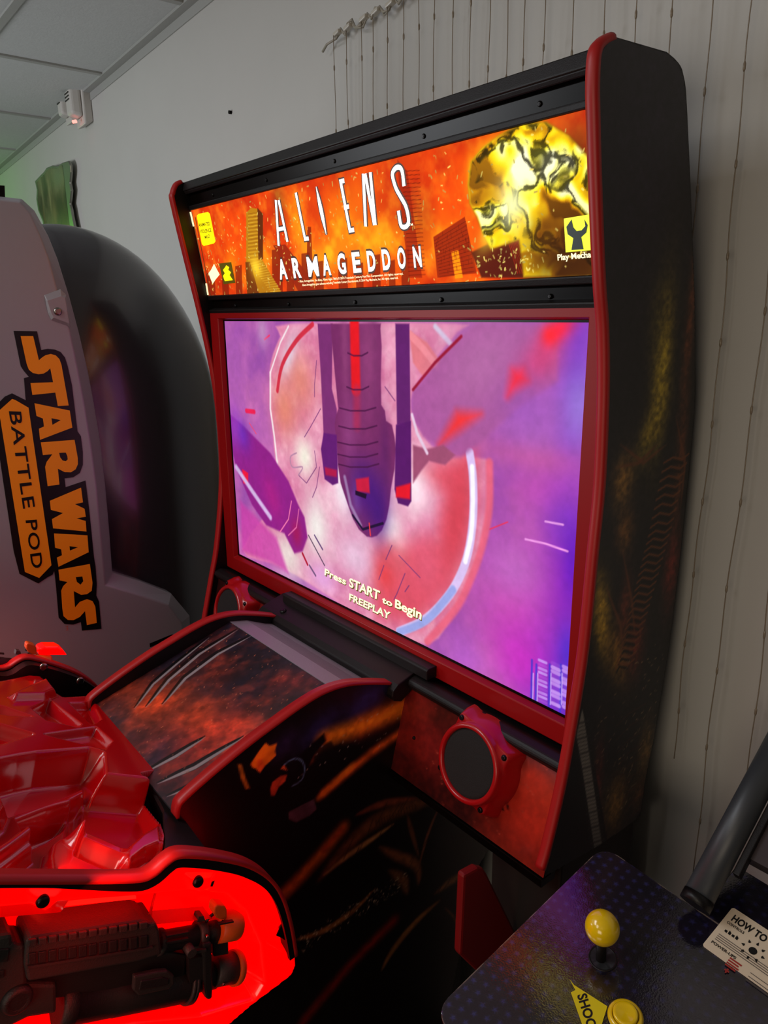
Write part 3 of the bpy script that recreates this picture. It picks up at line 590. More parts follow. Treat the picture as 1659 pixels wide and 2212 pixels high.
# red bezel: mitred frame standing a little proud of the screen
fx0, fx1, fz0, fz1 = XI0+.001, XI1-.001, -0.588, 0.0045; fy = 0.764
mb = MB()
def ringf(o0, o1, yo, ysd): pass
O_ = [(fx0, fz0), (fx1, fz0), (fx1, fz1), (fx0, fz1)]; I_ = [(SX0-.004, SZ0-.004), (SX1+.002, SZ0-.004), (SX1+.002, SZ1+.003), (SX0-.004, SZ1+.003)]
mb.loft([[(x, fy+.03, z) for x, z in O_], [(x, fy, z) for x, z in O_], [(x, fy, z) for x, z in [(I_[0][0]-.004, I_[0][1]-.004), (I_[1][0]+.004, I_[1][1]-.004), (I_[2][0]+.004, I_[2][1]+.003), (I_[3][0]-.004, I_[3][1]+.003)]], [(x, SY-.001, z) for x, z in I_]], cap=False)
mb.build('screen_bezel', MAT['redframe'], cab, bevel=.0015)
mb = MB(); mb.loft([[(x, SY+.002, z) for x, z in I_], [(x, SY-.0014, z) for x, z in I_], [(SX0, SY-.0012, SZ0), (SX1, SY-.0012, SZ0), (SX1, SY-.0012, SZ1), (SX0, SY-.0012, SZ1)], [(SX0, SY+.002, SZ0), (SX1, SY+.002, SZ0), (SX1, SY+.002, SZ1), (SX0, SY+.002, SZ1)]], cap=False)
mb.build('screen_gasket', MAT['gloss'], cab)
# black rail under the bezel and the speaker board
mb = MB(); mb.loft([[(XI0, .745, -.588), (XI0, .732, -.592), (XI0, .728, -.600), (XI0, .734, -.611), (XI0, .76, -.611), (XI0, .78, -.60)], [(XI1, .745, -.588), (XI1, .732, -.592), (XI1, .728, -.600), (XI1, .734, -.611), (XI1, .76, -.611), (XI1, .78, -.60)]], smooth=False)
mb.build('lower_rail', MAT['satin'], cab, bevel=.003)
SPO = np.array([XI0, 0.703, -0.758]); SPV = np.array([0, 0.742-0.703, -0.606+0.758]); SPL = np.linalg.norm(SPV)
sb = Art(SPO, (1, 0, 0), SPV, XI1-XI0, SPL, 420, (60, 14, 12))
sb.noise(.12, 71, .35, .65, (34, 12, 12), (120, 26, 20)); 
B = sb.blob
B((1180, 1720), .09, .06, .2, (216, 58, 34), .95); B((1140, 1780), .08, .04, 0, (206, 48, 30), .9); B((1200, 1640), .06, .03, 0, (110, 84, 100), .9); B((1110, 1590), .05, .03, 0, (96, 52, 60), .8); B((1150, 1680), .03, .02, .3, (226, 60, 40), .8); B((930, 1620), .06, .05, 0, (130, 26, 26), .8); B((900, 1720), .07, .05, 0, (30, 8, 8), .8); B((1100, 1850), .06, .02, 0, (150, 40, 24), .8)
B((560, 1290), .05, .04, 0, (150, 30, 26), .8)
for k in range(70):
    x = 1098+rng.random()*22-k*.35; y = 1610+k*2.0; sb.stroke([(x, y), (x+2, y+1)], .003*rng.random()+.001, (16, 6, 6), .0006)
sb.sparks(60, [(900, 1700), (1200, 1560)], (236, 90, 70), .008, .0012, -.5, 12, .2); sb.noise(.008, 77, .3, .8, (60, 14, 12), (200, 50, 34), .18)
sbo = sb.build('speaker_board', art_mat('red_smoke_print', rough=.3, coat=.2), cab, smooth=False)
mb = MB(); mb.prism([SPO-np.array([0, 0, .0]), SPO+SPV, SPO+SPV+np.array([0, .03, 0]), SPO+np.array([0, .03, 0])], (XI1-XI0, 0, 0)); mb.v = [(v[0], v[1]+.002, v[2]) for v in mb.v]; mb.build('speaker_board_core', MAT['black'], cab)
SN = sb.N if sb.N[1] < 0 else -sb.N; SVu = SPV/SPL
mb = MB(); a = SPO+np.array([0, -.004, -.002]); mb.prism([a, a+np.array([0, 0, -.012]), a+np.array([0, .03, -.012]), a+np.array([0, .03, 0])], (XI1-XI0, 0, 0)); mb.build('bottom_lip', MAT['gloss'], cab)
def speaker(cx):
    c0 = hplane((1008, 1650), SPO+SN*.040, SN); c0[0] = cx; t = (c0-SN*.040)
    ux = np.array([1.0, 0, 0]); uy = SVu
    n = 48
    def ring(r, h, lobe=0.0):
        L = []
        for i in range(n*2):
            a = math.pi*2*i/(n*2); rr_ = r
            if lobe:
                for la in (0.55, 2.12, 3.69, 5.26):
                    d = (a-la+math.pi) % (2*math.pi)-math.pi; rr_ = max(rr_, r+lobe*math.exp(-(d/0.17)**2))
            L.append(t+ux*math.cos(a)*rr_+uy*math.sin(a)*rr_+SN*h)
        return L
    mb = MB(); mb.loft([ring(.069, -.001, .014), ring(.067, .012, .013), ring(.062, .027, .011), ring(.0602, .030, .011), ring(.0598, .031, .001), ring(.0595, .037), ring(.0575, .0405), ring(.054, .041), ring(.0515, .040), ring(.0505, .036), ring(.0505, .030)], cap=False, smooth=True)
    sp_ = mb.build('speaker', MAT['redspk'], cab)
    mb = MB(); mb.loft([ring(.0507, .031), ring(.0507, .0355), ring(.045, .0365), ring(.02, .037)], smooth=True); mb.build('speaker_grille', MAT['grille'], sp_)
    for la in (0.55, 2.12, 3.69, 5.26):
        p = t+ux*math.cos(la)*.066+uy*math.sin(la)*.066+SN*.0305
        screw(sp_, p, SN, .0045)
cR = hplane((1008, 1650), SPO+SN*.040, SN)[0]
speaker(cR); speaker(-2.093-cR)
for p in ((895, 1594), (925, 1495)): screw(sbo, hplane(p, SPO, sb.N), SN, .003)

# printed picture on the outer face of the right side panel: dark, gold texture, ribs, red smoke
OLR = FR + [(1180, 1893)] + BR[::-1]
P0 = np.array([XR1+.0006, .64, -.78]); sa = Art(P0, (0, 1, 0), (0, 0, 1), .36, 1.08, 520, (15, 13, 15))
B = sa.blob
B((1400, 300), .10, .2, 0, (22, 17, 26), .8); B((1490, 700), .012, .12, 0, (96, 50, 26), .7); B((1430, 800), .022, .10, 0, (128, 108, 28), .95); B((1405, 930), .02, .05, -.5, (110, 92, 26), .8); B((1420, 690), .02, .05, 0, (60, 52, 20), .6)
B((1345, 1040), .022, .035, 0, (120, 84, 34), .8); B((1350, 1150), .02, .03, 0, (110, 70, 30), .7); B((1470, 1000), .012, .10, 0, (84, 44, 24), .7); B((1450, 1230), .02, .06, 0, (110, 34, 26), .7)
B((1300, 1330), .018, .06, .2, (140, 108, 28), .95); B((1335, 1420), .022, .05, .4, (120, 84, 28), .8); B((1375, 1390), .02, .05, 0, (110, 36, 24), .7); B((1350, 1310), .014, .05, 0, (96, 40, 24), .7)
B((1395, 1620), .02, .05, 0, (110, 80, 36), .7); B((1330, 1740), .03, .05, 0, (110, 76, 32), .8); B((1290, 1700), .012, .08, 0, (90, 30, 24), .6); B((1380, 1720), .02, .03, 0, (80, 48, 26), .7)
m_ = np.ones((sa.ny, sa.nx)); f = fbm(sa.nx, sa.ny, .006/sa.px, 5, 3); sa.c *= (0.7+f*1.5)[..., None]
for k in range(26):     # ribbed tubing
    t = k/25; x = 1470-t*118; y = 1010+t*420-max(0, .3-t)*80; sa.stroke([(x-36+t*14, y+14), (x-16, y+2), (x+4, y+6), (x+18, y-6)], .003, (132, 72, 36), .001, .9); sa.stroke([(x-34+t*14, y+22), (x-14, y+10), (x+4, y+14)], .0035, (16, 8, 8), .001, .9)
for pts in ([(1345, 1190), (1365, 1300), (1372, 1380)], [(1310, 1270), (1340, 1350), (1345, 1400)], [(1460, 900), (1480, 1000), (1470, 1100)], [(1340, 960), (1390, 1000), (1440, 960)], [(1330, 1010), (1380, 1000), (1420, 960)]): sa.stroke(pts, .005, (120, 64, 34), .002, .8, taper=True)
for k in range(9): y = 1520+k*28; sa.stroke([(1330+k*2, y+50), (1360, y+20), (1395-k, y)], .002, (92, 40, 26), .001, .5)
sa.sparks(120, [(1270, 1800), (1440, 1380)], (190, 150, 110), .006, .0012, .4, 15, .8)
sa.poly([(1256, 1500), (1268, 1560), (1312, 1815), (1310, 1840), (1180, 1893), (1160, 1880)], (10, 8, 9), .001)
st = [(1258, 1530), (1262, 1552), (1300, 1822), (1284, 1834), (1256, 1650), (1245, 1590)]
sa.poly(st, (132, 124, 116), .0008)
for k in range(34): y = 1560+k*8; x0 = 1246+(y-1560)*.135; sa.stroke([(x0-4, y+6), (x0+24, y-3)], .0016+.002*(k % 4 == 0), (50, 44, 44), .0006, .8)
sa.build('side_art', art_mat('dark_gold_print', rough=.42), sr_, outline=OLR, smooth=False)

# support column, red foot and rear pedestal under the monitor
mb = MB(); mb.box(-.662, -.53, .745, .93, -1.70, -.762); mb.build('support_column', MAT['darkbrown'], cab, bevel=.004)
# deck: two side boards with arched red edges, printed deck, metal neck plate and hinge bracket
DR, DL = -.86, -1.25
RP = [(895, 1481), (850, 1477), (800, 1476), (750, 1480), (700, 1497), (650, 1527), (600, 1563), (550, 1600), (500, 1640), (450, 1682), (400, 1727), (387, 1745), (384, 1768)]
dp = smoothpath([X_(p, DR) for p in RP], 5)
DT = .018
def deck_side(xa, xb):
    ol = [(xb, p[1], p[2]) for p in dp]+[(xb, dp[-1][1]+.01, -.95), (xb, .36, -1.68), (xb, .88, -1.68), (xb, .885, -1.26), (xb, .925, -1.08), (xb, .92, -.62), (xb, .80, -.60)]
    mb = MB(); mb.prism(ol, (xa-xb, 0, 0)); s_ = mb.build('deck_side_board', MAT['black'], cab); molding([np.array([0, p[1], p[2]]) for p in dp], xa-.001, xb+.001, .006, 1).build('edge_molding', MAT['redtrim'], s_); return s_
dR = deck_side(DR-DT, DR); dL = deck_side(DL, DL+DT)
# art on the outer face of the right deck board
OLD = RP+[(470, 1870), (540, 2212), (520, 2500), (900, 2500), (994, 2060), (1032, 1875), (1060, 1830), (1040, 1560), (905, 1500)]
da = Art((DR+.0006, .30, -1.45), (0, 1, 0), (0, 0, 1), .66, .92, 420, (13, 9, 10))
B = da.blob
sm = lambda *a: smoothpath([np.array(p, float) for p in a], 5)
B((790, 1520), .05, .03, .5, (34, 34, 76), .9); B((690, 1575), .05, .025, .5, (34, 30, 66), .9); B((610, 1610), .03, .02, .5, (38, 28, 60), .8)
da.stroke([(960, 1475), (860, 1530), (780, 1570)], .030, (150, 52, 20), .022, .9); da.stroke([(870, 1530), (780, 1568), (700, 1598)], .026, (206, 112, 18), .016, .95); da.stroke([(700, 1598), (668, 1640)], .016, (186, 76, 26), .008, .8)
da.stroke([(900, 1558), (800, 1628), (700, 1712)], .014, (196, 82, 24), .009, .95); da.stroke([(760, 1655), (690, 1722)], .012, (208, 110, 22), .006, .7)
jag = [(700, 1608), (716, 1600), (722, 1612), (736, 1606), (742, 1618), (722, 1632), (706, 1630), (690, 1650), (676, 1640), (684, 1622)]
da.poly([(640, 1640), (668, 1612), (700, 1584), (704, 1600), (680, 1630), (664, 1660), (648, 1672)], (12, 9, 12), .003); da.poly(jag, (14, 10, 12), .0012, .7)
da.poly([(541, 1650), (560, 1622), (573, 1605), (582, 1612), (598, 1606), (594, 1622), (596, 1632), (586, 1642), (572, 1655), (562, 1668), (552, 1660), (546, 1658)], (204, 104, 22), .0008); da.poly([(556, 1640), (566, 1640), (572, 1655), (562, 1668), (556, 1660)], (190, 70, 30), .002, .7)
da.poly([(513, 1650), (522, 1652), (530, 1680), (540, 1703), (531, 1705), (520, 1680)], (128, 84, 26), .0008); da.poly([(584, 1705), (588, 1690), (606, 1676), (620, 1674), (616, 1688), (602, 1700), (594, 1718), (586, 1718)], (148, 56, 30), .001); da.poly([(606, 1660), (614, 1652), (620, 1664)], (190, 84, 40), .001)
da.stroke(sm((614, 1652), (632, 1640), (650, 1642), (658, 1660), (652, 1684), (632, 1697)), .0024, (76, 104, 130), .0008)
da.poly([(623, 1755), (650, 1740), (678, 1726), (684, 1748), (668, 1762), (640, 1776), (624, 1770)], (66, 46, 54), .0016)
da.stroke([(740, 1790), (690, 1850), (640, 1905), (600, 1945)], .024, (150, 78, 18), .012, .9); da.stroke([(740, 1790), (700, 1835)], .010, (130, 40, 18), .008, .7)
da.stroke([(850, 1990), (760, 2080), (660, 2200), (620, 2260)], .020, (104, 18, 14), .014, .9)
hide = np.zeros((da.ny, da.nx))
def brown(pts, wd, c, a=.9):
    da.stroke(sm(*pts), wd, c, wd*.35, a, taper=True)
brown([(690, 1900), (730, 1850), (790, 1790), (850, 1755), (910, 1735), (950, 1725)], .030, (92, 52, 30)); brown([(700, 1890), (750, 1850), (800, 1815), (850, 1780)], .012, (140, 98, 58)); brown([(770, 1760), (830, 1735), (900, 1725)], .014, (104, 48, 30))
for k in range(15): x = 812+k*6; y = 1773-k*2.6; da.stroke([(x, y), (x+4, y+22)], .0016, (30, 16, 10), .0006, .8)
brown([(820, 1830), (860, 1850), (900, 1870), (905, 1910)], .020, (96, 54, 32)); brown([(880, 1760), (890, 1800), (905, 1850)], .010, (84, 46, 28)); brown([(950, 1740), (925, 1800), (905, 1870)], .008, (92, 48, 30))
brown([(840, 1880), (870, 1900), (880, 1930)], .020, (84, 50, 30)); brown([(640, 2030), (700, 2010), (760, 1970), (810, 1920)], .012, (110, 66, 34)); brown([(825, 2095), (850, 2050), (900, 1990), (950, 1945)], .016, (108, 66, 32)); brown([(940, 1930), (980, 1900), (1010, 1892)], .018, (96, 58, 34)); brown([(960, 1960), (985, 1990), (990, 2040)], .006, (70, 40, 24))
for k in range(60):
    s0 = np.array([.30+.26*rng.random(), .36+.26*rng.random()]); an = .7+rng.random()*.5; k2 = np.array([math.cos(an), math.sin(an)])*(.012+.02*rng.random()); da.stroke([s0-k2, s0+k2], .0016, (16, 9, 8), .0006, .6, raw=True)
f = fbm(da.nx, da.ny, .010/da.px, 45, 4); da.c *= (.72+f*.55)[..., None]
da.sparks(160, [(650, 2060), (880, 1880)], (170, 150, 130), .004, .0008, .3, 31, 1.5); da.sparks(40, [(640, 1700), (900, 1500)], (200, 190, 170), .003, .0008, .3, 32, 1.5)
da.poly([(470, 2260), (505, 2190), (528, 2168), (533, 2190), (540, 2260)], (120, 96, 16), .0012)
da.c *= 1.45; da.build('side_art', art_mat('dark_city_print', rough=.35, coat=.15), dR, outline=OLD, smooth=False)
# deck top surface (between the boards) following the arch 14 mm below its edge
dtop = [np.array([0, p[1], p[2]-.016]) for p in dp if p[1] < .600]          # printed part, rear -> front
ys = np.array([p[1] for p in dp]); zs = np.array([p[2] for p in dp])
def dz(y): return np.interp(y, ys[::-1], zs[::-1])-.014
A0 = np.array([DL+DT, .322, dz(.335)-.006]); A1 = np.array([DL+DT, .603, dz(.603)])
dv = A1-A0; dk_ = Art(A0, (1, 0, 0), dv, DR-DT-(DL+DT), np.linalg.norm(dv), 900, (32, 20, 24))
B = dk_.blob
dk_.noise(.10, 81, .4, .6, (26, 22, 34), (52, 22, 24)); 
for p, rx, ry, c, a in [((330, 1520), .08, .06, (190, 60, 26), .9), ((420, 1560), .05, .05, (200, 66, 30), .85), ((500, 1570), .05, .04, (210, 60, 34), .8), ((400, 1620), .08, .05, (150, 40, 30), .8), ((520, 1620), .03, .05, (226, 66, 40), .7), ((270, 1490), .05, .03, (150, 50, 24), .7), ((620, 1470), .04, .03, (120, 28, 26), .6), ((560, 1430), .07, .05, (30, 20, 24), .7), ((330, 1640), .03, .05, (36, 30, 50), .8), ((470, 1700), .04, .02, (150, 34, 40), .8), ((240, 1560), .03, .04, (30, 26, 36), .8), ((640, 1540), .05, .04, (34, 34, 40), .7)]: B(p, rx, ry, .5, c, a)
dk_.noise(.03, 88, .45, .75, (20, 14, 18), (220, 70, 34), .22); dk_.mul(.012, 90, .35)
def claw(pts, w_=.009):
    dk_.stroke(pts, w_*1.5, (14, 10, 12), .001, 1, taper=True); P = [(x+1, y+3) for x, y in pts]; dk_.stroke(P, w_*.7, (150, 140, 142), .0012, .95, taper=True)
dk_.c = np.clip(dk_.c*1.3, 0, 255)
claw([(290, 1528), (330, 1475), (380, 1432), (450, 1375)]); claw([(315, 1525), (365, 1465), (430, 1410), (512, 1358)], .011); claw([(350, 1520), (400, 1462), (470, 1410), (540, 1372)], .011)
claw([(312, 1666), (380, 1630), (442, 1590)], .010); claw([(340, 1690), (420, 1655), (525, 1590)], .011); claw([(360, 1718), (430, 1690), (480, 1665)], .009)
dk_.sparks(260, [(215, 1500), (380, 1740), (705, 1480), (490, 1335)], (250, 140, 96), .0035, .0008, 2.0, 41, .6)
text_lbl = MB()
dko = dk_.build('deck_plate', art_mat('claw_mark_print', rough=.32, coat=.3), cab, smooth=False); tag(dko, 'printed deck with claw marks and red smoke')
text_into(text_lbl, 'stern', [hplane(p, dk_.O, dk_.N)+dk_.N*.0008 for p in ((208, 1512), (216, 1528), (219, 1526), (211, 1510))], 0) if False else None
mb = MB(); mb.prism([A0-np.array([0, 0, .003]), A1-np.array([0, 0, .003]), A1-np.array([0, 0, .3]), A0-np.array([0, 0, .3])], (DR-DT-DL-DT, 0, 0)); mb.build('deck_core', MAT['black'], cab)
mb = MB(); prof = [(.6035, dz(.6035)+.001), (.64, dz(.63)-.002), (.68, dz(.67)-.008), (.715, dz(.69)-.012)]
mb.loft([[(x, y, z) for y, z in prof]+[(x, y, z-.02) for y, z in prof[::-1]] for x in (DL+DT, DR-DT)]); mb.build('neck_plate', MAT['steel'], cab)
# hinge bracket: sloping black plate, rounded front edge, bar along the bezel
bx0, bx1 = -1.292, -.845
mb = MB(); prof = [(.700, -.622), (.696, -.612), (.698, -.602), (.708, -.594), (.760, -.578), (.764, -.578), (.764, -.60), (.715, -.628)]
mb.loft([[(x, y, z) for y, z in prof] for x in (bx0, bx0+.01, bx1-.01, bx1)]); br = mb.build('hinge_bracket', MAT['satin'], cab, bevel=.002)
mb = MB(); prof = [(.742, -.585), (.742, -.568), (.746, -.565), (.764, -.565), (.764, -.585)]; mb.loft([[(x, y, z) for y, z in prof] for x in (-1.262, -.812)]); mb.build('hinge_bar', MAT['satin'], br, bevel=.0015)
screw(br, (-1.228, .722, -.5895), (0, -.29, .957), .007, name='bolt', proud=.004)
# ------------------------------------------------------------------ gun console in front of the deck
XM = -2.11                                      # x + x' of mirrored pairs
def mirror(o, parent=None):
    c = o.copy(); C.objects.link(c)
    if parent is None:
        c.scale = (-1, 1, 1); c.location = (XM, 0, 0)
    else: c.parent = parent; c.matrix_parent_inverse = Matrix.Identity(4)
    for ch in list(o.children): mirror(ch, c)
    return c
def cs(*a): return [(x/3.456, y/3.456+1500) for x, y in a]
tanA = 0.5; cA = 1/math.hypot(1, tanA); sA = tanA*cA
sh = Art((-.728, .338, -.662), (-1, 0, 0), (0, -cA, sA), .655, .46, 560, (206, 4, 12))
H = lambda pts, h, s=.004: sh.poly(pts, (0, 0, 0), s, height=h)
H(cs((-400, 505), (0, 495), (160, 462), (300, 440), (500, 425), (680, 410), (745, 432), (752, 600), (950, 622), (1150, 642), (1240, 850), (1265, 1210), (1200, 1260), (640, 1325), (0, 1400), (-400, 1500)), -.050, .010)
H(cs((-400, 900), (-100, 800), (60, 745), (110, 745), (400, 660), (680, 545), (700, 600), (600, 650), (420, 690), (205, 770), (255, 860), (325, 950), (150, 1080), (0, 1190), (-300, 1350)), -.028, .0045)
H(cs((-400, 1000), (-100, 1080), (0, 1035), (120, 960), (250, 862), (290, 905), (120, 1030), (0, 1110), (-400, 1250)), -.016, .004)
H(cs((-60, 780), (0, 660), (50, 690), (80, 760), (40, 850), (-60, 930)), -.008, .008)
H(cs((225, 780), (430, 715), (595, 655), (560, 730), (430, 810), (285, 865)), -.070, .005)
H(cs((605, 640), (690, 600), (690, 860), (610, 880)), -.060, .005)
H(cs((435, 1010), (450, 930), (500, 895), (600, 875), (680, 880), (640, 960), (640, 1020), (760, 1075), (900, 1130), (1050, 1160), (1190, 1175), (1222, 1205), (1195, 1255), (900, 1295), (640, 1315), (530, 1255), (455, 1150)), -.030, .0035)
sh.stroke(cs((690, 935), (960, 1050)), .030, (0, 0, 0), .010, height=.030)
H(cs((960, 1110), (990, 1010), (1080, 930), (1235, 850), (1262, 1000), (1150, 1045), (1060, 1110), (1030, 1150)), -.018, .006)
H(cs((1040, 1160), (1070, 1110), (1160, 1050), (1258, 1015), (1262, 1200), (1200, 1190)), -.034, .004)
H(cs((345, 295), (715, 245), (830, 345), (775, 405), (560, 350)), -.014, .004); H(cs((530, 62), (688, 60), (745, 185), (690, 218)), -.014, .004)
H(cs((250, 105), (370, 42), (595, 215), (575, 238), (360, 190)), -.020, .004); H(cs((-300, 205), (0, 222), (240, 290), (0, 362), (-300, 420)), -.020, .004); H(cs((-100, 60), (40, 95), (230, 160), (60, 150), (-100, 120)), -.012, .004)
H([(23, 1509), (56, 1492), (96, 1474), (106, 1488), (118, 1503), (95, 1512), (30, 1514)], .012, .006)
pit = [(-120, 1380), (-120, 1472), (0, 1469), (60, 1457), (89, 1459), (104, 1472), (111, 1487), (137, 1504), (195, 1501), (230, 1380)]
H(pit, -.075, .004)
cut = cs((1075, 590), (1085, 602), (1140, 622), (1175, 690), (1258, 850), (1278, 960), (1270, 1215), (1232, 1262), (1500, 1400), (2100, 1500), (2100, 400))
H(cut, -.075, .0035)
sho = sh.build('console_shell', MAT['redabs'], cab); tag(sho, 'glossy red moulded console shell')
for p in cs((1165, 1130)): screw(sho, hplane(p, sh.O, sh.N)-sh.N*.034, sh.N, .006, proud=.005)
# grey sloping plate the shell is bolted to, and the dark box below
mb = MB()
def sp_at(x, t, h): return np.array([x, .338, -.662])+np.array([0, -cA, sA])*t+np.array([0, sA, cA])*h
mb.prism([hplane(p, sh.O-sh.N*.018, sh.N) for p in cs((700, 20), (1040, 560), (1110, 640), (1225, 860), (1240, 1235), (1300, 1380), (1600, 1400), (1640, 1290))], -sh.N*.006); mb.build('console_plate', MAT['satin'], cab)
mb = MB(); mb.prism([(-1.30, .32, -.74), (-1.30, -.05, -.60), (-1.30, -.05, -.95), (-1.30, .30, -1.0)], (.49, 0, 0)); mb.build('console_body', MAT['black'], cab)
mb = MB(); mb.box(-1.235, -.875, -.02, .33, -1.70, -.94); mb.build('pedestal', MAT['black'], cab)

# side boards of the console with lit red gun trays
XT = -.712
rim = smoothpath([X_(p, XT) for p in [(-160, 1907), (0, 1905), (150, 1905), (290, 1903), (330, 1893), (360, 1868), (385, 1852), (420, 1850), (480, 1857), (540, 1872), (585, 1900), (612, 1940), (630, 2000), (641, 2065)]], 5)
low = [X_(p, XT) for p in [(641, 2090), (630, 2106), (600, 2130), (545, 2170), (480, 2225), (300, 2330), (-160, 2400)]]
mb = MB(); mb.prism([np.array([-.785, p[1]-.006, p[2]-.075]) for p in rim]+[np.array([-.785, p[1]-.012, p[2]+.004]) for p in low], (.012, 0, 0)); cboard = mb.build('console_side_board', MAT['black'], cab)
loops = []
for i, p in enumerate(rim):
    d = rim[min(i+1, len(rim)-1)]-rim[max(i-1, 0)]; d /= np.linalg.norm(d); nn = np.array([0, d[2], -d[1]])
    th = .0065 + .0075*min(max((p[1]-.13)/.10, 0), 1)*(1 if p[1] < .36 else max(.55, 1-(p[1]-.36)*9))
    a = p.copy(); b = p+nn*th; L = []
    for q, x in ((a, -.732), (a, XT), (b, XT), (b, -.732)): L.append(np.array([x, q[1], q[2]]))
    loops.append(L)
rimb = MB().loft(loops).build('tray_rim', MAT['black'], cboard)
mold = molding([np.array([0, p[1], p[2]]) for p in rim], -.733, XT+.001, .006, -1).build('edge_molding', MAT['redtrim'], cboard)
tr = Art((-.718, -.06, -1.00), (0, 1, 0), (0, 0, 1), .50, .50, 560, (215, 0, 0))
T_ = lambda pts, h, s=.006: tr.poly(pts, (0, 0, 0), s, height=h)
T_([(-200, 1985), (0, 1975), (130, 1962), (300, 1948), (420, 1936), (480, 1944), (522, 1980), (540, 2022), (553, 2050), (562, 2130), (548, 2154), (440, 2186), (300, 2200), (-200, 2290)], -.036, .010)
T_([(62, 1926), (130, 1926), (112, 1960), (92, 1972), (75, 1958)], .004, .005); T_([(400, 1890), (460, 1888), (452, 1915), (428, 1928), (408, 1912)], .004, .005)
T_([(585, 2030), (620, 1990), (640, 2060), (620, 2050)], -.03, .006)
T_([(641, 2086), (632, 2108), (600, 2133), (545, 2174), (480, 2230), (300, 2336), (-160, 2406), (-160, 2600), (900, 2600), (900, 2000), (660, 2080)], -.055, .003)
outl = [(-170, 1911), (0, 1910), (150, 1910), (290, 1908), (332, 1898), (365, 1873), (388, 1858), (420, 1856), (478, 1863), (536, 1878), (578, 1905), (605, 1944), (624, 2000), (637, 2066), (640, 2090), (630, 2110), (600, 2135), (545, 2176), (480, 2230), (300, 2330), (-170, 2400)]
tro = tr.build('gun_tray', MAT['tray'], cboard, outline=outl); tag(tro, 'red gun tray glowing from within')
for p in ((92, 1946), (427, 1904)): screw(tro, X_(p, -.714), (1, 0, 0), .0068, proud=.005)
mb = MB(); mb.prism([X_(p, -.7155) for p in ((596, 2020), (607, 1996), (612, 2014), (615, 2030), (606, 2024))], (.0015, 0, 0)); mb.build('latch_opening', MAT['gloss'], tro)
cb2 = mirror(cboard)
def setpar(c, parent): c.parent = parent; c.matrix_parent_inverse = Matrix.Translation(parent.location).inverted()
setpar(cb2, cab)
mb = MB(); mb.prism([np.array([XM+.758, p[1]-.0005, p[2]-.0035]) for p in rim]+[np.array([XM+.758, p[1]-.012, p[2]+.004]) for p in low], (-.0215, 0, 0)); ib = mb.build('inner_board', MAT['black'], cab)
for p in ((94, 1441), (173, 1471)): screw(ib, X_(p, XM+.758), (1, 0, 0), .0075, 'chrome', name='bolt', proud=.003)
mb = MB(); mb.prism([X_(p, XM+.708) for p in ((84, 1416), (86, 1402), (98, 1397), (125, 1397), (136, 1403), (146, 1416))], (-.03, 0, 0)); mb.build('tray_lip', MAT['tray'], cab, bevel=.003)
# led strip shining along the inside of the board onto the shell
mb = MB(); mb.prism([(-.742, .10, -.600), (-.742, .22, -.655), (-.742, .22, -.659), (-.742, .10, -.604)], (-.004, 0, 0)); mb.build('led_strip', MAT['led'], cab)
area('console_led_glow', (-.78, .17, Z0-.595), (-.80, .20, Z0-.70), .02, .035, (1, .02, .01), .14)
for xx in (-.70, XM+.70): area('tray_led_glow', (xx+(.03 if xx > -1 else -.03), .15, Z0-.60), (XM/2+(.33 if xx > -1 else -.33), .25, Z0-.80), .03, .22, (1, .02, .01), .25)
# red brace and speaker side pieces seen under the deck
mb = MB(); mb.prism([X_(p, -.60) for p in ((1033, 1875), (1046, 1878), (1054, 1890), (1117, 2019), (1032, 2100), (994, 2063), (1002, 1892))], (-.014, 0, 0)); mb.build('foot_brace', MAT['redfin'], cab, bevel=.004)

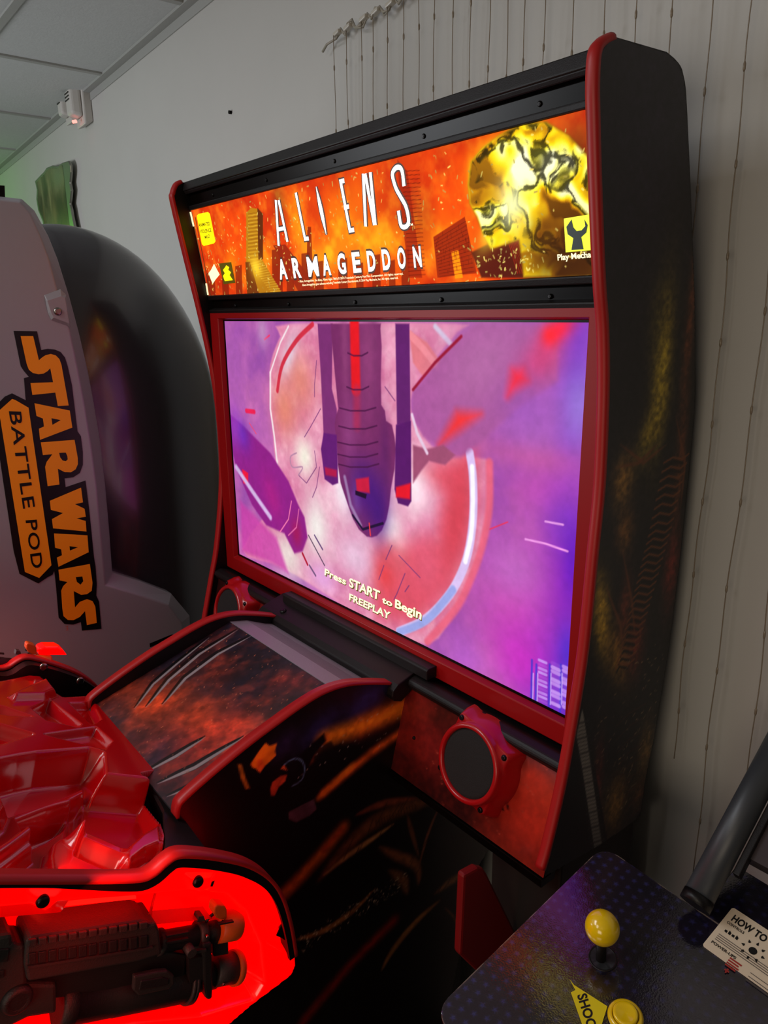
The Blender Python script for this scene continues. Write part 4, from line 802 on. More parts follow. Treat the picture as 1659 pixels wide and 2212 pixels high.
# ------------------------------------------------------------------ toy rifles
def make_gun(label):
    g = empty('toy_rifle', (-.735, .10, -.72), label, 'toy gun')
    XF = -.712; P = lambda p, x=XF: X_(p, x)
    def pr(pts, x0, x1): q = [X_(p, x1) for p in pts]; return [np.array([x0, a[1], a[2]]) for a in q], (x1-x0, 0, 0)
    k = lambda px: px*.00054
    # receiver
    mb = MB(); mb.prism(*pr([(-260, 2080), (-160, 2045), (0, 2022), (27, 2017), (29, 2037), (40, 2042), (56, 2041), (60, 2125), (123, 2126), (123, 2190), (60, 2200), (-20, 2240), (-260, 2290)], -.752, -.716)); rc = mb.build('receiver', MAT['gun'], g, bevel=.004)
    c0 = P((38, 2163)); mb = MB(); mb.cyl([-.718, c0[1], c0[2]], [-.708, c0[1], c0[2]], k(28), 32, prof=[(0, k(29)), (.5, k(29)), (.8, k(26)), (1, k(20)), (.8, k(16))]); mb.build('pivot_knob', MAT['gun2'], rc)
    mb = MB(); mb.prism(*pr([(-150, 2062), (20, 2050), (18, 2078), (-150, 2094)], -.718, -.7145)); mb.prism(*pr([(-120, 2110), (10, 2096), (10, 2112), (-120, 2128)], -.718, -.7145)); mb.build('ejection_cover', MAT['gun2'], rc, bevel=.001)
    # hand guard with square ribs
    mb = MB(); mb.prism(*pr([(57, 2036), (68, 2025), (307, 1989), (320, 1992), (325, 1997), (337, 1993), (345, 2010), (350, 2062), (300, 2078), (60, 2122), (53, 2085)], -.756, -.712)); hg = mb.build('hand_guard', MAT['gun'], g, bevel=.006)
    for i in range(12):
        t = i/12; a, b = 62+t*262, 62+t*262+17.5; y = lambda x: -.1527*(x-68)
        mb = MB(); mb.prism(*pr([(a, 2031+y(a)), (b, 2031+y(b)), (b, 2045+y(b)), (a, 2045+y(a))], -.7125, -.7085)); mb.build('rib', MAT['gun'], hg, bevel=.001)
        mb = MB(); mb.prism(*pr([(a, 2060+y(a)), (b-1, 2060+y(b)), (b-1, 2084+y(b)), (a, 2084+y(a))], -.7125, -.7100)); mb.build('rib', MAT['gun2'], hg, bevel=.0008)
    mb = MB(); mb.prism(*pr([(60, 2088), (330, 2046), (330, 2050), (60, 2093)], -.7125, -.7095)); mb.build('guard_rail', MAT['gun'], hg)
    mb = MB(); mb.prism(*pr([(58, 2108), (300, 2068), (352, 2056), (405, 2064), (400, 2112), (250, 2140), (110, 2160), (58, 2150)], -.754, -.724)); mb.build('under_rail', MAT['gun2'], g, bevel=.003)
    # upper barrel
    mb = MB(); ctr = lambda p, x=-.734: X_(p, x)
    mb.cyl(ctr((338, 2036)), ctr((425, 2020)), k(25), 28, prof=[(0, k(28)), (.12, k(28)), (.14, k(23)), (1, k(23))]); ub = mb.build('upper_barrel', MAT['gun'], g)
    for dy in (-6, 8): mb = MB(); mb.prism(*pr([(360, 2028+dy), (408, 2019+dy), (408, 2024+dy), (360, 2033+dy)], -.7235, -.7195)); mb.build('barrel_groove', MAT['gun2'], ub, bevel=.0005)
    mb = MB(); mb.cyl(ctr((423, 2020)), ctr((442, 2016)), k(31), 28, prof=[(0, k(26)), (.1, k(31)), (.8, k(31)), (1, k(24))]); mb.prism(*pr([(426, 1992), (430, 1980), (440, 1979), (444, 1990)], -.740, -.728)); cl = mb.build('barrel_collar', MAT['gun'], g); screw(cl, ctr((433, 2003))+np.array([.0175, 0, 0]), (1, 0, 0), .0022, 'chrome')
    mb = MB(); mb.cyl(ctr((440, 2017)), ctr((474, 2010)), k(24), 28); mb.build('barrel_tip', MAT['gun2'], g)
    mb = MB(); mb.cyl(ctr((468, 2003)), ctr((512, 1996)), k(35), 32, prof=[(0, k(35)), (.9, k(35)), (1, k(33)), (1, k(22)), (.7, k(22))]); mc = mb.build('muzzle_cap', MAT['orange'], g)
    mb = MB(); mb.prism(*pr([(462, 1974), (464, 1960), (470, 1955), (487, 1957), (491, 1966), (491, 1985), (478, 1988), (468, 1984)], -.738, -.722)); fs = mb.build('front_sight', MAT['orange'], mc, bevel=.002); screw(fs, ctr((472, 1979))+np.array([.0125, 0, 0]), (1, 0, 0), .002)
    mb = MB(); mb.prism(*pr([(474, 1996), (505, 1990), (505, 1993), (474, 1999)], -.718, -.7135)); mb.build('cap_groove', MAT['gun2'], mc)
    mb = MB(); mb.tube(smoothpath([ctr((444, 1996)), ctr((450, 1984)), ctr((462, 1973))], 4), .002, 8); mb.build('sight_spring', MAT['gun2'], mc)
    # under-barrel tube
    mb = MB(); mb.cyl(ctr((121, 2172), -.736), ctr((398, 2122), -.736), k(42), 36, prof=[(0, k(38)), (.01, k(46)), (.10, k(46)), (.11, k(41)), (.40, k(41)), (.41, k(42)), (.98, k(42)), (1, k(40))]); lt = mb.build('lower_tube', MAT['gun2'], g)
    mb = MB(); mb.prism(*pr([(290, 2110), (340, 2100), (362, 2098), (376, 2108), (378, 2125), (366, 2138), (300, 2152), (288, 2140)], -.718, -.7105)); pd = mb.build('grip_plate', MAT['gun'], lt, bevel=.002)
    mb = MB(); mb.prism(*pr([(305, 2120), (350, 2112), (365, 2116), (364, 2128), (350, 2132), (300, 2140)], -.711, -.709)); mb.build('grip_inset', MAT['gun2'], pd, bevel=.001)
    for i in range(12):
        t = i/11; x = 178+t*205; y = 2197-t*40
        mb = MB(); mb.prism(*pr([(x, y), (x+5, y-2), (x+9, y+3), (x+6, y+6), (x, y+6)], -.745, -.725)); mb.build('grip_tooth', MAT['gun2'], lt)
    mb = MB(); mb.cyl(ctr((396, 2122), -.736), ctr((410, 2119), -.736), k(48), 36, prof=[(0, k(46)), (.2, k(48)), (.45, k(48)), (.5, k(44)), (.6, k(48)), (1, k(48))]); mb.build('tube_collar', MAT['gun'], g)
    mb = MB(); mb.cyl(ctr((409, 2116), -.736), ctr((462, 2106), -.736), k(30), 30); mb.prism(*pr([(408, 2072), (440, 2066), (442, 2120), (410, 2124)], -.748, -.716)); ln = mb.build('launcher_block', MAT['gun2'], g)
    c1 = P((413, 2057)); mb = MB(); mb.cyl([-.735, c1[1], c1[2]], [-.709, c1[1], c1[2]], k(11), 20); mb.prism(*pr([(422, 2055), (446, 2050), (446, 2056), (422, 2061)], -.716, -.712)); mb.build('release_button', MAT['gun'], ln)
    mb = MB(); mb.prism(*pr([(438, 2040), (458, 2036), (461, 2130), (459, 2158), (450, 2162), (444, 2156), (440, 2130)], -.750, -.714)); mb.build('front_bracket', MAT['gun2'], g, bevel=.003)
    mb = MB(); mb.prism(*pr([(460, 2034), (494, 2028), (495, 2062), (462, 2068)], -.746, -.722)); mb.build('barrel_bridge', MAT['gun2'], g, bevel=.002)
    mb = MB(); mb.cyl(ctr((458, 2098), -.736), ctr((505, 2090), -.736), k(35), 32); ml = mb.build('launcher_muzzle', MAT['gun'], g); screw(ml, ctr((467, 2103), -.736)+np.array([.0185, 0, 0]), (1, 0, 0), .0018, 'chrome')
    mb = MB(); mb.cyl(ctr((502, 2091), -.736), ctr((516, 2088), -.736), k(40), 36, prof=[(0, k(40)), (.6, k(40)), (1, k(36)), (1, k(28)), (.4, k(28))]); mb.build('muzzle_ring', MAT['orange'], ml)
    return g
gun = make_gun('black toy rifle with orange muzzle caps lying in the glowing tray at the bottom left')
def copy_tree(o, parent=None):
    c = o.copy(); C.objects.link(c)
    if parent is not None: c.parent = parent; c.matrix_parent_inverse = o.matrix_parent_inverse.copy()
    for ch in list(o.children): copy_tree(ch, c)
    return c
_a = X_((478, 1968), -.73); _b = X_((72, 1404), XM+.70); GDY, GDZ = float(_b[1]-_a[1]), float(_b[2]-_a[2])
gun2 = copy_tree(gun); gun2.location = (XM-gun.location.x-.030, gun.location.y+GDY, gun.location.z+GDZ); gun2.scale = (-1, 1, 1)
gun2['label'] = 'toy rifle on the far side of the console, hidden but for its orange muzzle tip'

# ------------------------------------------------------------------ battle pod on the left
pod = empty('arcade_pod', (-2.0, .5, -1.7), 'silver and black domed cockpit arcade pod with orange lettering, at the left edge', 'arcade machine')
XP = -1.711
OUT = [(48, 430), (75, 455), (105, 510), (125, 560), (150, 640), (170, 715), (190, 800), (205, 880), (218, 960), (228, 1050), (236, 1140), (243, 1236), (305, 1256), (370, 1282), (410, 1330), (414, 1430), (-260, 1640), (-260, 396), (-60, 418)]
INN = [(44, 436), (66, 462), (88, 512), (105, 558), (128, 645), (150, 712), (168, 800), (183, 880), (196, 962), (208, 1052), (216, 1140), (228, 1264), (300, 1286), (364, 1307), (392, 1345), (396, 1440), (-250, 1640), (-250, 402), (-60, 424)]
mb = MB(); mb.loft([[X_(p, XP) for p in INN], [np.array([XP-.022, *X_(p, XP-.022)[1:]]) for p in OUT], [np.array([XP-.10, *X_(p, XP-.022)[1:]]) for p in OUT]]); shell = mb.build('shell_panel', MAT['silver'], pod, bevel=.003, seg=3)
# dark dome
mb = MB(); loops = []
dc = np.array([-1.990, .588, -.272]); 
for j in range(40):
    ph = math.pi/2-j*(math.pi*.5/20) if j <= 20 else -(j-20)/19*1.25
    if j <= 20: z = dc[2]+.489*math.sin(ph); s_ = math.cos(ph)
    else: z = dc[2]-(j-20)/19*1.38; s_ = 1-.10*((j-20)/19)**2
    s_ = max(s_, .002)
    loops.append([np.array([dc[0]+.2325*s_*math.cos(a), dc[1]+.373*s_*math.sin(a), z]) for a in np.linspace(0, 2*math.pi, 64, endpoint=False)])
mb.loft(loops, smooth=True); mb.build('dome', MAT['dome'], pod)
def xp(p, o=.0012): return X_(p, XP)+np.array([o, 0, 0])
def c3(*a): return [(x/2.911, y/2.911+640) for x, y in a]
def flat(mb, pts, o, hole=None):
    from mathutils.geometry import tessellate_polygon
    q = [xp(p, o) for p in pts]; polys = [[Vector((v[1], v[2], 0)) for v in q]]
    if hole: h = [xp(p, o) for p in hole]; polys.append([Vector((v[1], v[2], 0)) for v in h]); q = q+h
    mb.add(q, [tuple(t) for t in tessellate_polygon(polys)])
mb = MB()
flat(mb, c3((85, 218), (232, 220), (258, 338), (300, 330), (345, 335), (380, 350), (408, 385), (425, 440), (452, 560), (487, 850), (508, 880), (520, 980), (520, 1060), (502, 1110), (460, 1138), (405, 1145), (412, 1200), (537, 1158), (560, 1340), (590, 1640), (600, 1700), (608, 1810), (604, 1880), (622, 1920), (637, 2090), (515, 2102), (508, 2048), (460, 2064), (405, 2060), (368, 2020), (352, 1830), (340, 1720), (230, 1100), (160, 640), (150, 515), (180, 506), (150, 470), (130, 440)), .0008)
flat(mb, c3((-30, 690), (30, 630), (75, 610), (165, 655), (200, 690), (345, 1715), (330, 1750), (300, 1765), (240, 1805), (122, 1745), (85, 1600), (40, 1300), (-20, 900)), .0010)
sw = mb.build('decal_backing', MAT['swbk'], shell)
mb = MB()
flat(mb, c3((128, 250), (207, 250), (243, 402), (262, 385), (285, 370), (318, 362), (350, 372), (372, 395), (385, 432), (430, 686), (362, 690), (346, 605), (202, 620), (190, 545), (332, 540), (314, 452), (298, 470), (272, 486), (240, 490), (205, 482), (180, 462), (166, 425)), .0020)
flat(mb, c3((215, 672), (437, 718), (453, 825), (250, 902), (243, 832), (275, 818), (268, 768), (228, 752)), .0020, hole=c3((322, 766), (380, 778), (328, 808)))
flat(mb, c3((255, 918), (467, 902), (487, 1015), (488, 1055), (474, 1087), (445, 1106), (405, 1105), (362, 1083), (372, 1183), (298, 1193), (282, 1072), (292, 1040), (328, 992), (268, 998)), .0020, hole=c3((370, 984), (412, 982), (422, 1005), (424, 1025), (412, 1036), (392, 1032), (377, 1012)))
tag(mb.build('decal_lettering', MAT['swor'], shell), 'orange lettering reading STAR'); mb = MB()
flat(mb, c3((312, 1285), (508, 1202), (520, 1295), (470, 1306), (530, 1335), (538, 1385), (480, 1395), (537, 1412), (542, 1478), (332, 1458), (325, 1400), (395, 1362), (318, 1342)), .0020)
flat(mb, c3((338, 1490), (548, 1502), (556, 1608), (366, 1700), (356, 1642), (388, 1627), (383, 1590), (345, 1580)), .0020, hole=c3((435, 1570), (488, 1577), (438, 1598)))
flat(mb, c3((366, 1718), (563, 1682), (580, 1800), (575, 1850), (545, 1872), (508, 1876), (462, 1852), (470, 1955), (500, 1920), (545, 1903), (580, 1915), (598, 1950), (607, 2052), (545, 2066), (533, 1978), (500, 2015), (460, 2035), (425, 2034), (398, 2010), (390, 1960), (383, 1850), (395, 1822), (422, 1795), (373, 1785)), .0020, hole=c3((475, 1765), (516, 1760), (522, 1790), (505, 1812), (482, 1795)))
tag(mb.build('decal_lettering', MAT['swor'], shell), 'orange lettering reading WARS')
mb = MB(); flat(mb, c3((-20, 730), (0, 712), (75, 645), (95, 652), (178, 700), (322, 1690), (245, 1770), (155, 1732), (150, 1700), (0, 770)), .0020); bd = mb.build('decal_badge', MAT['swor'], shell)
mb = MB(); text_into(mb, 'BATTLE', [xp(p, .0026) for p in c3((55, 722), (145, 1335), (222, 1322), (134, 725))], 0, .012, 1.12); mb.build('badge_lettering', MAT['swbk'], bd); mb = MB(); text_into(mb, 'POD', [xp(p, .0026) for p in c3((160, 1408), (200, 1712), (272, 1700), (232, 1402))], 0, .012, 1.12)
mb.build('badge_lettering', MAT['swbk'], bd)
mb = MB(); text_into(mb, 'TM', [xp(p, .0018) for p in c3((410, 2070), (414, 2100), (430, 2098), (426, 2068))], 0); mb.build('trademark', MAT['orange'], shell)
mb = MB(); A_ = [(97, 638), (129, 626), (140, 637), (146, 668), (152, 706), (146, 701), (112, 690), (106, 676)]
mb.loft([[xp(p, .0005) for p in [(95, 637), (130, 624), (143, 636), (149, 668), (154, 709), (146, 704), (110, 692), (103, 677)]], [xp(p, .006) for p in [(100, 650), (131, 640), (139, 644), (143, 668), (148, 700), (143, 697), (114, 686), (108, 674)]]]); tb = mb.build('bolt_tab', MAT['silver'], shell, bevel=.001)
screw(tb, xp((123, 673), .006), (1, 0, 0), .0085, 'chrome', name='bolt', proud=.004)
mb = MB(); q = [X_(p, XP-.03) for p in ((-20, 399), (10, 401), (11, 426), (-20, 424))]; mb.prism(q, (-.02, 0, 0)); mb.build('top_bracket', MAT['gloss'], pod)
mb = MB(); mb.prism([xp(p, .0006) for p in ((323, 1390), (372, 1370), (374, 1376), (324, 1398))], (-.003, 0, 0)); mb.build('vent_slot', MAT['gloss'], shell)

# ------------------------------------------------------------------ joystick cabinet in the lower right corner
jc = empty('joystick_cabinet', (-.05, .55, -1.7), 'dark blue star-patterned joystick cabinet with yellow controls, in the lower right corner', 'arcade machine')
ZT = -.66; PY = .714; PP = np.array([-.42, PY, ZT])     # parts are drawn on a level board, then the board is tipped towards the player
TM0 = Matrix.Rotation(math.radians(3), 3, 'Y') @ Matrix.Rotation(math.radians(11), 3, 'X'); TR = np.array(TM0); TN = TR @ np.array([0, 0, 1.0])
def untilt(q): return TR.T @ (np.asarray(q)-PP)+PP
def tz(p, z=ZT): return untilt(hplane(p, PP+TN*(z-ZT), TN))
_pv = Vector((PP[0], PP[1], PP[2]+Z0)); TM_ = Matrix.Translation(_pv) @ TM0.to_4x4() @ Matrix.Translation(-_pv)
def rrect(x0, x1, y0, y1, r, z, n=6, corners=(1, 1, 1, 1)):
    L = []
    for (cx, cy, a0), on in zip(((x0+r, y0+r, math.pi), (x1-r, y0+r, 1.5*math.pi), (x1-r, y1-r, 0), (x0+r, y1-r, .5*math.pi)), corners):
        if on: L += [np.array([cx+r*math.cos(a0+k/n*math.pi/2), cy+r*math.sin(a0+k/n*math.pi/2), z]) for k in range(n+1)]
        else: L.append(np.array([x0 if a0 in (math.pi, .5*math.pi) else x1, y0 if a0 in (math.pi, 1.5*math.pi) else y1, z]))
    return L
_c0 = tz((970, 2160)); _c1 = tz((1302, 1862)); TX0, TX1, TY0, TY1 = float(_c0[0]*.7+_c1[0]*.3)-.006, .36, float(_c0[1])-.022, .714
mb = MB(); mb.prism(rrect(TX0, TX1, TY0, TY1, .022, ZT-.0008), (0, 0, -.020)); mb.box(-.318, .34, .70, .80, ZT-.02, ZT-.0008); top = mb.build('control_panel', MAT['black'], jc, bevel=.0015)
ta = Art((TX0, TY0, ZT), (1, 0, 0), (0, 1, 0), TX1-TX0, .405, 900, (20, 19, 34))
ta.noise(.10, 101, .4, .6, (20, 18, 30), (30, 20, 34))
rs_ = np.random.default_rng(3)
sx = np.arange(.006, .42, .0125)
for i, x in enumerate(sx):
    for j, y in enumerate(np.arange(.006, .40, .0125)):
        cx, cy_ = x, y+(.00625 if i % 2 else 0); r = .0042
        pts = [np.array([cx+math.cos(math.pi/2+k*math.pi/5)*(r if k % 2 == 0 else r*.42), cy_+math.sin(math.pi/2+k*math.pi/5)*(r if k % 2 == 0 else r*.42)]) for k in range(10)]
        ta.poly(pts, (50, 50, 112), .0006, .8*max(.25, 1-x*2.6), raw=True)
edge = [tuple(p[:2]-np.array([TX0, TY0])) for p in rrect(TX0, TX1, TY0, TY1, .022, 0)]
sl = (slice(0, ta.ny), slice(0, ta.nx)); dd = ta.psd(np.array(edge), sl); wear = np.exp(-(dd/.0009)**2)*np.clip((fbm(ta.nx, ta.ny, 12, 8)-.42)*5, 0, 1)*(ta.S < .30)*(ta.T < .322); ta.mix(wear*.8, (170, 150, 130))
ta.h[:] = 0
# keep only the panel outline (main board plus the part under the monitor)
starm = art_mat('blue_star_print', rough=.16, coat=1.0, bump=.05, bscale=520)
_b = starm.node_tree.nodes['Principled BSDF']; _b.inputs['Coat IOR'].default_value = 1.75; _b.inputs['Coat Roughness'].default_value = .05
_bp = [q for q in starm.node_tree.nodes if q.type == 'BUMP'][0]; starm.node_tree.links.new(_bp.outputs[0], _b.inputs['Coat Normal'])
m1 = ta.build('panel_art', starm, top, smooth=True)
me = m1.data; bm = bmesh.new(); bm.from_mesh(me)
kill = [f for f in bm.faces if not ((f.calc_center_median().y < TY1-.0002) or (-.317 < f.calc_center_median().x < .34 and f.calc_center_median().y < .799))]
bmesh.ops.delete(bm, geom=kill, context='FACES')
for v in bm.verts:                             # round the corners
    for cx, cy_, sx_, sy_ in ((TX0+.022, TY0+.022, -1, -1), (TX0+.022, TY1-.022, -1, 1)):
        dx, dy = v.co.x-cx, v.co.y-cy_
        if dx*sx_ > 0 and dy*sy_ > 0 and v.co.y < TY1+.0005:
            l_ = math.hypot(dx, dy)
            if l_ > .0216: v.co.x = cx+dx/l_*.0216; v.co.y = cy_+dy/l_*.0216
bm.to_mesh(me); bm.free()
mb = MB(); mb.box(TX0+.016, .35, TY0+.016, .70, -1.70, ZT-.11); mb.box(-.312, .34, .70, .79, -1.70, ZT-.06); mb.build('cabinet_body', MAT['darkbrown'], jc, bevel=.003)
# joystick
hp = tz((1302, 2070)); hw = TM_ @ Vector((hp[0], hp[1], hp[2]+Z0)); bpw = Y_((1301, 2004), hw[1]-.004); dist = float(np.dot(bpw, FW)); bp = untilt(bpw); rb = 36.5/FPX*dist
mb = MB(); n_ = 32; jl = lambda r, z: [np.array([hp[0]+r*math.cos(a), hp[1]+r*math.sin(a), z]) for a in np.linspace(0, 2*math.pi, n_, endpoint=False)]
rh = 29/FPX*float(np.dot(np.array(hw)-np.array([0,0,Z0]), FW))
mb.loft([jl(rh*1.04, ZT+.0002), jl(rh*1.02, ZT+.0012), jl(rh*.93, ZT+.0010), jl(rh*.90, ZT+.0004)], cap=False, smooth=True); js0 = mb.build('joystick', MAT['satin'], top)
mb = MB(); mb.loft([jl(rh*.93, ZT+.0006), jl(.001, ZT+.0006)], smooth=False); mb.build('dust_hole', MAT['tube'], js0)
mb = MB(); tip = bp; mb.cyl([hp[0]-.001, hp[1]-.002, ZT], tip, .0055, 20); mb.build('joystick_shaft', MAT['satin'], js0)
mb = MB(); L = []
for k in range(25):
    a = -math.pi/2+math.pi*k/24; L.append([tip+np.array([math.cos(b)*math.cos(a)*rb, math.sin(b)*math.cos(a)*rb, math.sin(a)*rb]) if 0 < k < 24 else tip+np.array([math.cos(b)*1e-4, math.sin(b)*1e-4, math.sin(a)*rb]) for b in np.linspace(0, 2*math.pi, 40, endpoint=False)])
mb.loft(L, smooth=True); mb.build('ball_top', MAT['yball'], js0)
# push button
bc = tz((1351, 2197)); rbt = 38/FPX*float(np.dot(bc, FW))
jb = lambda r, z: [np.array([bc[0]+r*math.cos(a), bc[1]+r*math.sin(a), z]) for a in np.linspace(0, 2*math.pi, 40, endpoint=False)]
mb = MB(); mb.loft([jb(rbt, ZT), jb(rbt, ZT+.0015), jb(rbt*.94, ZT+.0034), jb(rbt*.84, ZT+.0045), jb(rbt*.74, ZT+.0045), jb(rbt*.72, ZT+.001)], cap=False, smooth=True); pb = mb.build('push_button', MAT['yball'], top)
mb = MB(); mb.loft([jb(rbt*.70, ZT+.001), jb(rbt*.70, ZT+.0065), jb(rbt*.64, ZT+.0078), jb(rbt*.5, ZT+.0072), jb(rbt*.25, ZT+.0066), jb(.0004, ZT+.0064)], smooth=True); mb.build('button_plunger', MAT['yball'], pb)
zt = lambda p, o=.0008: tz(p, ZT+o)
mb = MB(); mb.prism([zt(p) for p in ((1230, 2115), (1240, 2128), (1312, 2174), (1299, 2216), (1292, 2262), (1272, 2258), (1257, 2212), (1233, 2144), (1243, 2139))], (0, 0, .0003)); st_ = mb.build('arrow_sticker', MAT['yvinyl'], top)
mb = MB(); text_into(mb, 'SHOOT', [zt(p, .0013) for p in ((1247, 2150), (1276, 2242), (1296, 2236), (1267, 2144))], 0, .03); mb.build('sticker_lettering', MAT['ink'], st_)
# instruction card
cA_, cB_ = zt((1516.5, 2042.5)), zt((1586, 1962)); cx1 = cA_[0]+.20
x0c, y0c, y1c = cA_[0], cA_[1], cB_[1]
mb = MB(); mb.prism(rrect(x0c, cx1, y0c, y1c, .003, ZT+.0006, 4), (0, 0, .0006)); card = mb.build('instruction_card', MAT['card'], top)
zc = ZT+.0015
def cp(u, v): return np.array([x0c+u*.80, y1c-v, zc])     # metres from the card's top left corner
def ctext(t, u0, u1, v0, v1, mb, bold=.0): text_into(mb, t, [cp(u0, v1), cp(u1, v1), cp(u1, v0), cp(u0, v0)], 0, bold)
mb = MB(); ctext('HOW TO', .008, .055, .007, .0165, mb, .035); ctext('CONTROLS', .006, .030, .0195, .023, mb, .03); ctext('POWER-UPS', .006, .040, .0525, .056, mb, .03); ctext('PLAY', .062, .092, .007, .0165, mb, .035)
for k in range(8):
    a = k*math.pi/4; c_ = np.array([.050+.0135*math.cos(a), .034+.0110*math.sin(a)]); r = .0024
    mb.add([cp(c_[0]+r*math.cos(a+q), c_[1]+r*math.sin(a+q)) for q in (0, 2.2, 3.14, 4.08)], [(0, 1, 2, 3)])
mb.add([cp(.050+.0052*math.cos(q), .034+.0046*math.sin(q)) for q in np.linspace(0, 2*math.pi, 20, endpoint=False)], [tuple(range(20))])
for q in range(4): mb.add([cp(.010+q*.005, .031-.002*(q % 2)), cp(.0135+q*.005, .031), cp(.0135+q*.005, .0345), cp(.010+q*.005, .034)], [(0, 1, 2, 3)])
mb.build('card_lettering', MAT['ink'], card)
mb = MB()
for v_ in (.0405, .0432, .0459, .0486): mb.add([cp(.007, v_), cp(.115, v_), cp(.115, v_+.0009), cp(.007, v_+.0009)], [(0, 1, 2, 3)])
for v_ in (.058, .063, .068): mb.add([cp(.062, v_), cp(.10, v_), cp(.10, v_+.0008), cp(.062, v_+.0008)], [(0, 1, 2, 3)])
mb.build('card_lines', MAT['inkg'], card)
mb = MB()
for q in range(4): mb.add([cp(.034, .057+q*.0033), cp(.050-(.002 if q % 2 else 0), .057+q*.0033), cp(.050-(.002 if q % 2 else 0), .0590+q*.0033), cp(.034, .0590+q*.0033)], [(0, 1, 2, 3)])
c_ = (.040, .0735)
for a_, b_ in ((.003, .001), (.001, .003)): mb.add([cp(c_[0]-a_, c_[1]-b_), cp(c_[0]+a_, c_[1]-b_), cp(c_[0]+a_, c_[1]+b_), cp(c_[0]-a_, c_[1]+b_)], [(0, 1, 2, 3)])
mb.build('card_marks', MAT['inkr'], card)
def tip(o):
    if o.type == 'MESH': o.data.transform(TM_)
    for ch in o.children: tip(ch)
tip(top)
# leaning monitor with a rounded grey tube along its edge
k_ = .783; my0, mz0 = .712, ZT+.020
def mp(x, t, h=0.0): n_ = np.array([0, -k_, 1])/math.hypot(1, k_); return np.array([x, my0+t, mz0+k_*t])+n_*h
mb = MB(); mb.prism([mp(-.30, .05, -.004), mp(.34, .05, -.004), mp(.34, .21, -.004), mp(-.30, .21, -.004)], np.array([0, k_, -1])*.02); mon = mb.build('monitor_glass', MAT['glass'], jc)
mb = MB(); mb.tube([mp(-.316, -.004, .004), mp(-.316, .205, .004)], .0165, 28); mt_ = mb.build('monitor_edge_tube', MAT['tube'], jc)
mb = MB(); mb.tube([mp(-.316, -.012, .004), mp(-.316, -.003, .004)], .0172, 28); mb.build('tube_end_cap', MAT['black'], mt_)
mb = MB(); mb.prism([mp(-.298, .03, .003), mp(-.290, .03, .003), mp(-.290, .205, .003), mp(-.298, .205, .003)], np.array([0, k_, -1])*.01); mb.build('monitor_trim', MAT['satin'], mon, bevel=.001)

# ------------------------------------------------------------------ things on the wall
def sensor(px, s, nm, label, led=True):
    c = wallp(px); tilt = 0
    e = empty(nm, tuple(c), label, 'alarm sensor', 'white sensors under the ceiling')
    w_, h_, d_ = .115*s, .17*s, .075*s
    def W(u, n, v): return c+np.array([1, WA, 0])*u+(-WN)*n+np.array([0, 0, v])
    mb = MB(); mb.loft([[W(-w_/2, 0, -h_*.42), W(w_/2, 0, -h_*.42), W(w_/2, 0, h_/2), W(-w_/2, 0, h_/2)], [W(-w_/2, d_*.45, -h_*.5), W(w_/2, d_*.45, -h_*.5), W(w_/2, d_*.45, h_/2), W(-w_/2, d_*.45, h_/2)]]); b_ = mb.build('sensor_base', MAT['white_p'], e, bevel=.006*s)
    mb = MB(); mb.loft([[W(-w_*.40, d_*.45, -h_*.34), W(w_*.40, d_*.45, -h_*.34), W(w_*.40, d_*.45, h_*.46), W(-w_*.40, d_*.45, h_*.46)], [W(-w_*.30, d_, -h_*.28), W(w_*.30, d_, -h_*.28), W(w_*.30, d_, h_*.40), W(-w_*.30, d_, h_*.40)]]); lens = mb.build('sensor_cover', MAT['white_p'], e, bevel=.012*s, seg=3)
    for k in range(4): mb = MB(); mb.prism([W(-w_*.22, d_+.0005, h_*(.02+k*.07)), W(w_*.22, d_+.0005, h_*(.02+k*.07)), W(w_*.22, d_+.0005, h_*(.045+k*.07)), W(-w_*.22, d_+.0005, h_*(.045+k*.07))], -WN*.002); mb.build('lens_slot', MAT['satin'], lens)
    if led:
        mb = MB(); mb.cyl(W(w_*.1, d_*.7, -h_*.40), W(w_*.1, d_*.9, -h_*.43), .006*s, 12); mb.build('indicator_light', MAT['ledr'], e)
    return e
sensor((189, 226), 1.0, 'motion_sensor', 'white boxy alarm sensor with red light, right one of the pair by the ceiling')
sensor((160, 231), .80, 'motion_sensor', 'smaller white alarm sensor without a light, left one of the pair by the ceiling', led=False)
# metal plaque
PL = [(75, 391), (86, 379), (94, 371), (100, 362), (112, 357), (124, 358), (134, 351), (147, 347), (151, 356), (152, 372), (150, 395), (153, 412), (150, 440), (153, 452), (156, 470), (160, 489), (165, 520), (96, 520), (92, 480), (82, 455), (78, 430), (79, 410)]
q = [wallp(p, .03) for p in PL]; mb = MB(); mb.prism([a for a in q], WN*.012); pl = mb.build('wall_plaque', MAT['tin'], None, bevel=.004)
tag(pl, 'ragged-edged metal picture plaque on the wall behind the silver pod', 'wall plaque')
pa = Art(wallp((70, 520), .0306), (1, WA, 0), (0, 0, 1), .75, .75, 260, (70, 62, 42)); 
pa.noise(.10, 201, .35, .65, (54, 44, 28), (120, 108, 76)); B = pa.blob
B((108, 430), .02, .10, 0, (176, 170, 120), .6); B((118, 462), .05, .08, 0, (150, 130, 84), .7); B((140, 480), .05, .07, 0, (70, 46, 26), .7); B((96, 470), .02, .07, 0, (110, 66, 34), .7); B((125, 380), .10, .05, 0, (104, 112, 90), .8); B((92, 425), .02, .08, 0, (160, 160, 120), .6)
pa.build('plaque_picture', art_mat('plaque_print', rough=.3, coat=.3), pl, outline=[((x-118)*.93+118, (y-430)*.95+431) for x, y in PL], smooth=False)
c = wallp((500, 243)); mb = MB(); mb.cyl(c+WN*.004, c-WN*.008, .0045, 10); tag(mb.build('nail', MAT['gloss']), 'small dark nail stuck in the bare wall above the orange marquee', 'nail')
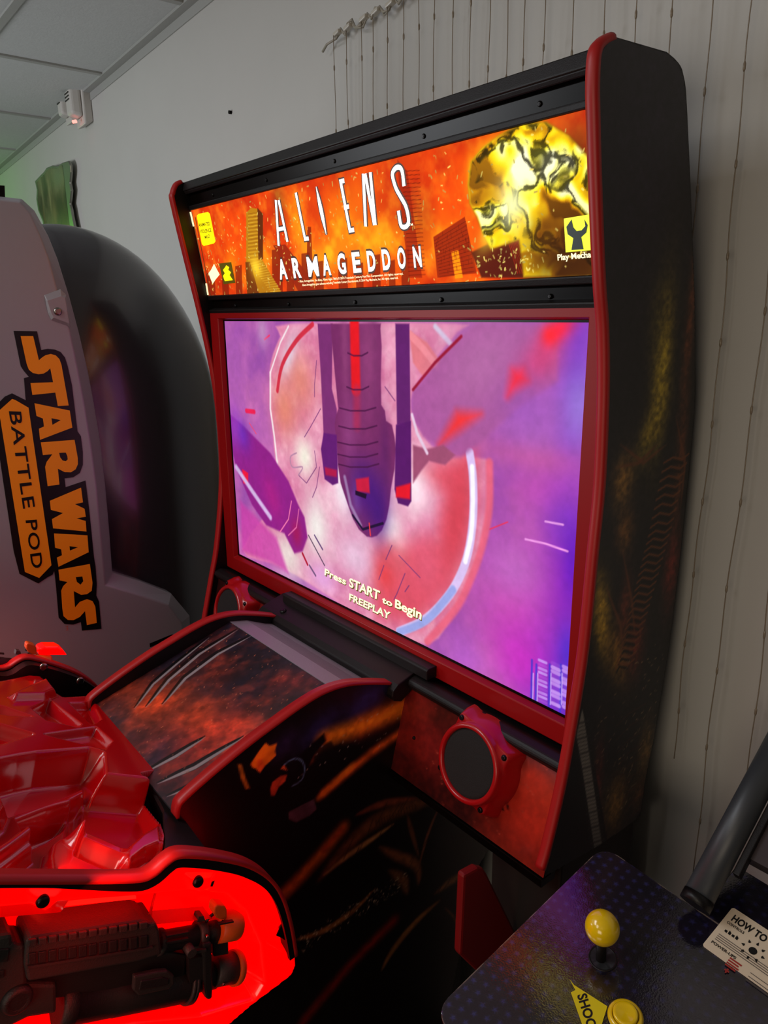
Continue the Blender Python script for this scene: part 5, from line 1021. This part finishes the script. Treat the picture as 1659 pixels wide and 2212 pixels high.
# curtain of fairy lights hanging from clips
HZ = .557
cur = empty('string_light_curtain', (-1.0, wall_y(-1.0)-.02, HZ-.5), 'unlit fairy light curtain of thin wires hanging down the wall behind the cabinet', 'string lights')
cw = lambda x, z, off: np.array([x, wall_y(x)-off, z])
xs_ = [hplane((px, 145), WO-WN*.03, WN)[0] for px in (721, 744, 777.6, 803.4, 834, 869, 902, 935, 972, 1010, 1051, 1088, 1128, 1170, 1231)]
x = xs_[-1]
while x < -.12: x += .0545; xs_.append(x)
P = [wallp((697, 112), .02), wallp((706, 96), .02)]
for i, x in enumerate(xs_):
    P += [cw(x, HZ+.006*((i % 2)*2-1)+.002, .022), cw(x+.012, HZ+.012, .018), cw(x+.03, HZ-.003, .022)]
mb = MB(); mb.tube(P, .0026, 6); mb.tube([p+np.array([0.002, 0, -.006*math.sin(i*1.3)]) for i, p in enumerate(P[2:])], .002, 6); hd = mb.build('header_wire', MAT['wire'], cur)
for i, x in enumerate(xs_):
    mb = MB(); a = cw(x+.006, HZ+.004, .016); u = np.array([1, WA, 0])*.011; v = np.array([0, 0, .006]); mb.prism([a-u-v, a+u-v*.2, a+u+v, a-u+v*.4], -WN*.012); mb.build('clip', MAT['clip'], hd, bevel=.002)
ends = {}
for i, x in enumerate(xs_):
    zb = -.80+.10*math.sin(i*2.1)+(.05 if x > -.62 else 0)
    if x > -.35: zb = -1.0
    pth = []; n_ = 46; ph = random.random()*6; sway = (random.random()-.5)*.010
    for k in range(n_):
        t = k/(n_-1); z = HZ-(HZ-zb)*t
        pth.append(cw(x+.0022*math.sin(ph+t*11)+.0012*math.sin(ph*2+t*37)+sway*t, z, .026+.004*math.sin(t*5+ph)))
    mb = MB(); mb.tube(pth, .00085, 5)
    for k in range(2, n_, 4):
        p = pth[k]; mb.tube([p+np.array([0, 0, .006]), p+np.array([0, 0, .003]), p-np.array([0, 0, .003]), p-np.array([0, 0, .006])], [.0008, .0018, .0018, .0008], 8)
    s_ = mb.build('light_strand', MAT['bulb'], cur)
